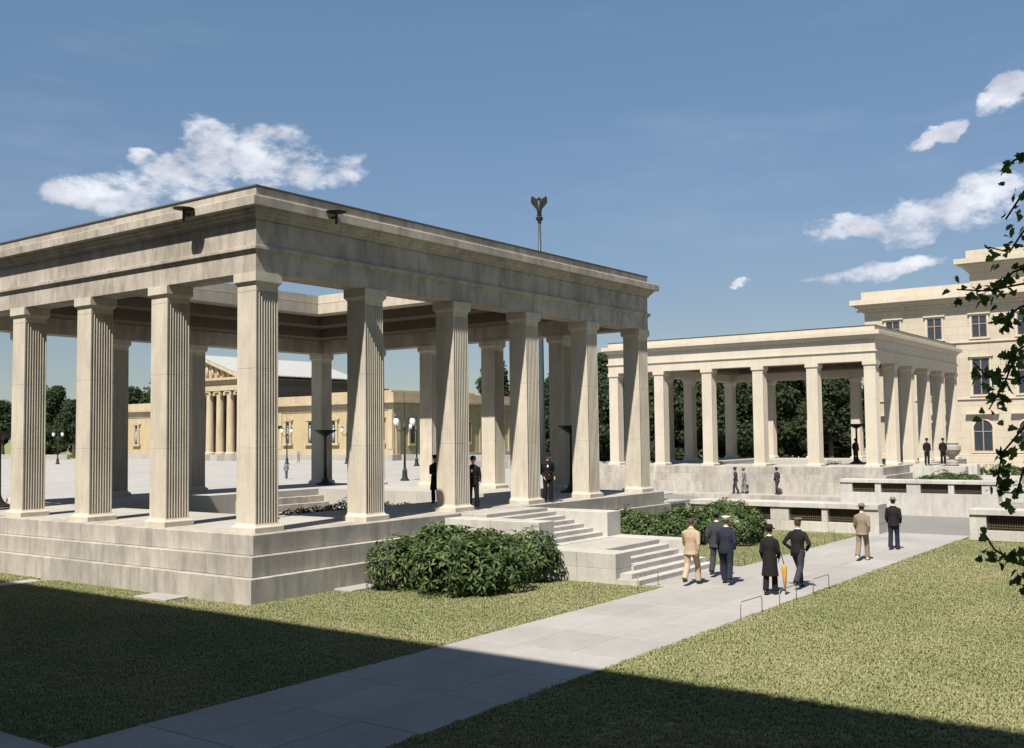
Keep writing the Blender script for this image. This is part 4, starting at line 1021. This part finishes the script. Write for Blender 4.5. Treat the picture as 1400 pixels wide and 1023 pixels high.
    if hat == 'fedora':
        bm = bmesh.new(); z = hd.z+.045
        rings = [(.145, .160, z-.004), (.150, .165, z+.004), (.095, .112, z+.010), (.090, .108, z+.06), (.078, .096, z+.105), (.045, .07, z+.10)]
        rr_ = [[bm.verts.new((hd.x+a*math.cos(2*PI*q/18), hd.y-.005+b*math.sin(2*PI*q/18), zz+(.012*math.cos(4*PI*q/18)*-1 if zz < z+.008 else 0))) for q in range(18)] for a, b, zz in rings]
        for a, b in zip(rr_, rr_[1:]):
            for q in range(18): bm.faces.new((a[q], a[(q+1) % 18], b[(q+1) % 18], b[q]))
        bm.faces.new(rr_[0][::-1]); bm.faces.new(rr_[-1]); ho = put('hat', mesh_of('hat', bm, hm, True), root, scale=(k,)*3)
        bm = bmesh.new(); tube(bm, [(hd.x, hd.y-.005, z+.012), (hd.x, hd.y-.005, z+.035)], [(.0975, .1145), (.0955, .1125)], 18, side=(1, 0, 0)); put('hat_band', mesh_of('hat_band', bm, C_BLACK), ho)
    elif hat in ('cap', 'whitecap'):
        bm = bmesh.new(); z = hd.z+.04
        tube(bm, [(0, hd.y, z), (0, hd.y, z+.045), (0, hd.y+.005, z+.055), (0, hd.y+.01, z+.085), (0, hd.y+.01, z+.095)], [(.082, .10), (.084, .102), (.118, .13), (.12, .132), (.09, .10)], 18, side=(1, 0, 0))
        ho = put('cap', mesh_of('cap', bm, hm, True), root, scale=(k,)*3)
        bm = bmesh.new(); vs = []
        for q in range(9):
            a = PI*(.12+.76*q/8); vs.append((math.cos(a), math.sin(a)))
        a_ = [bm.verts.new((x*.08, hd.y+y*.098, z+.006)) for x, y in vs]; b_ = [bm.verts.new((x*.092, hd.y+.02+y*.14, z-.018)) for x, y in vs]
        for q in range(8): bm.faces.new((a_[q], a_[q+1], b_[q+1], b_[q]))
        put('visor', mesh_of('visor', bm, M_SHOE), ho)
    elif hat == 'helmet':
        bm = bmesh.new(); z = hd.z+.02
        rings = [(.118, .140, z-.01), (.100, .118, z+.012), (.098, .116, z+.04), (.088, .104, z+.085), (.055, .065, z+.118), (.012, .012, z+.128)]
        rr_ = [[bm.verts.new((a*math.cos(2*PI*q/18), hd.y+b*math.sin(2*PI*q/18), zz)) for q in range(18)] for a, b, zz in rings]
        for a, b in zip(rr_, rr_[1:]):
            for q in range(18): bm.faces.new((a[q], a[(q+1) % 18], b[(q+1) % 18], b[q]))
        bm.faces.new(rr_[0][::-1]); bm.faces.new(rr_[-1]); put('helmet', mesh_of('helmet', bm, hm, True), root, scale=(k,)*3)
    if patch:
        bm = bmesh.new(); ball(bm, (.055, lean+.112, 1.28), 1, 2, (.035, .012, .05)); put('chest_patch', mesh_of('chest_patch', bm, M_WHITE, True), root, scale=(k,)*3)
        for q in range(4):
            bm = bmesh.new(); ball(bm, (0, .122, .98+.09*q), .011, 1); put('button', mesh_of('button', bm, M_WHITE), root, scale=(k,)*3)
    return root
up_ = math.degrees(math.atan2(1, 0))
GD = 'uniformed guards standing at the colonnades'
PT = G+.012
person('tan-suited man walking toward the stairs, leftmost of the three close walkers', (7.58, -8.85, PT), 8, C_TAN, C_TANP, 'bare', None, .75, arms=(.5, -.5), H=1.80, wide=1.06)
person('man in charcoal suit and green hat in the middle of the three close walkers', (9.4, -8.75, PT), 10, C_CHAR, C_CHAR, 'fedora', C_GREEN, .55, arms=(-.3, .4), H=1.84, wide=1.1)
person('man in navy suit and white cap, rightmost of the three close walkers', (8.2, -9.6, PT), 14, C_NAVY, C_NAVY, 'whitecap', C_WHITE, -.5, arms=(.3, -.3), H=1.82, wide=1.05)
pu = person('person in long black coat and hat carrying an ochre umbrella on the path', (7.05, -11.32, PT), 12, C_BLACK, C_BLACK, 'fedora', C_BLACK, .25, coatlen=1.1, arms=(0, .1), H=1.74, wide=.95)
person('man in black jacket striding beside the umbrella carrier', (8.5, -11.5, PT), -5, C_BLACK, C_CHAR, 'cap', C_BROWN, -.9, carry='hips', H=1.82, wide=1.05)
person('man in brown suit on the path in front of the low grilled wall', (15.2, -11.05, PT), 5, C_BROWN, C_BROWN, 'fedora', C_BROWN, .6, arms=(.3, -.3), shoe=M_SHOEW, H=1.78)
person('man in dark suit and grey hat farthest along the path', (18.75, -11.0, PT), 8, C_BLACK, C_NAVY, 'fedora', C_GREY, .25, arms=(.15, -.1), H=1.78, wide=1.05)
# umbrella: its own thing, held in the right hand
ub = tag(empty('umbrella', (7.05+.16, -11.32-.33, PT)), 'folded ochre umbrella carried by the person in the black coat', 'umbrella')
bm = bmesh.new(); tube(bm, [(0, 0, .06), (-.02, 0, .35), (-.04, 0, .7), (-.05, 0, .78)], [.012, .045, .07, .02], 10); obj('canopy', bm, M_UMB, ub, smooth=True)
bm = bmesh.new(); tube(bm, [(-.05, 0, .78), (-.10, .05, 1.05), (-.12, .06, 1.12)], .013, 6); obj('handle', bm, M_STEM, ub)
person('guard in long dark coat with hands behind the back, beside the third pillar', (10.9, 3.1, 0), 200, C_BLACK, C_BLACK, 'cap', C_BLACK, 0, coatlen=1.1, carry='behind', H=1.74, belt=True, group=GD)
person('helmeted guard in black uniform standing right of the third pillar', (8.95, -.2, 0), 222, C_BLACK, C_BLACK, 'helmet', C_BLACK, 0, H=1.76, patch=True, belt=True, group=GD, feet=.13)
person('helmeted guard in black uniform standing right of the fourth pillar', (13.05, -.4, 0), 240, C_BLACK, C_BLACK, 'helmet', C_BLACK, 0, H=1.78, patch=True, belt=True, group=GD, feet=.12)
f0 = person('dark guard standing in the distant colonnade, left of the two at its stairs', (55.5, -2.6, .1), 215, C_BLACK, C_BLACK, 'helmet', C_BLACK, 0, H=1.76, belt=True, group=GD, detail=False)
def clone(src, loc, deg, label, group=None, sc=1):
    c = copy_tree(src); c.location = loc; c.rotation_euler.z = math.radians(deg-90); c['label'] = label; c.scale = (sc,)*3
    if group: c['group'] = group
    return c
clone(f0, (55.7, -3.6, .1), 200, 'dark guard standing in the distant colonnade, right of the two at its stairs')
clone(f0, (57.5, 2.9, .1), 230, 'dark guard beside the fire bowl in the distant colonnade')
fw = person('distant walker in dark clothes and hat below the far podium, left of the pair', (46.9, 7.5, G), 100, C_CHAR, C_CHAR, 'fedora', C_CHAR, .5, H=1.76, detail=False, group='distant walkers')
clone(fw, (47.4, 4.8, G), 70, 'distant lone dark walker below the far podium, right of the pair')
fg = person('distant walker in grey beside the dark one below the far podium', (47.6, 7.2, G), 110, C_GREY, C_GREY, 'fedora', C_GREY, .4, H=1.72, detail=False, group='distant walkers')
clone(fg, (52.0, 57.7, G), 60, 'grey-clad walker crossing the plaza, nearer one', 'people on the plaza', 1.0)
clone(fg, (100.0, 109.0, G), 200, 'tiny grey walker on the plaza before the museum', 'people on the plaza', 1.0)
ft = person('distant seated visitor in tan among the trees behind the far colonnade', (79.5, 15.6, G), 200, C_TAN, C_BROWN, 'bare', None, 0, H=1.7, detail=False, group='visitors behind the far colonnade')
clone(fg, (80.0, 16.4, G), 210, 'grey visitor beyond the far colonnade beside the tan one', 'visitors behind the far colonnade')
ft['label'] = 'distant visitor in tan standing before the trees beyond the far colonnade'
# stone urn by the far stairs
ur = tag(empty('stone_urn', (57.4, -3.75, 0.0)), 'pale stone urn standing beside the far staircase', 'urn')
bm = bmesh.new(); lathe(bm, [(.42, 0), (.42, .25), (.22, .32), (.18, .5), (.45, .75), (.62, 1.05), (.58, 1.3), (.42, 1.42), (.48, 1.5), (.3, 1.5)], 20); obj('bowl', bm, M_POD, ur, smooth=False)
bm = bmesh.new(); lathe(bm, [(.5, -.02), (.5, .0)], 4); obj('foot', bm, M_POD, ur)
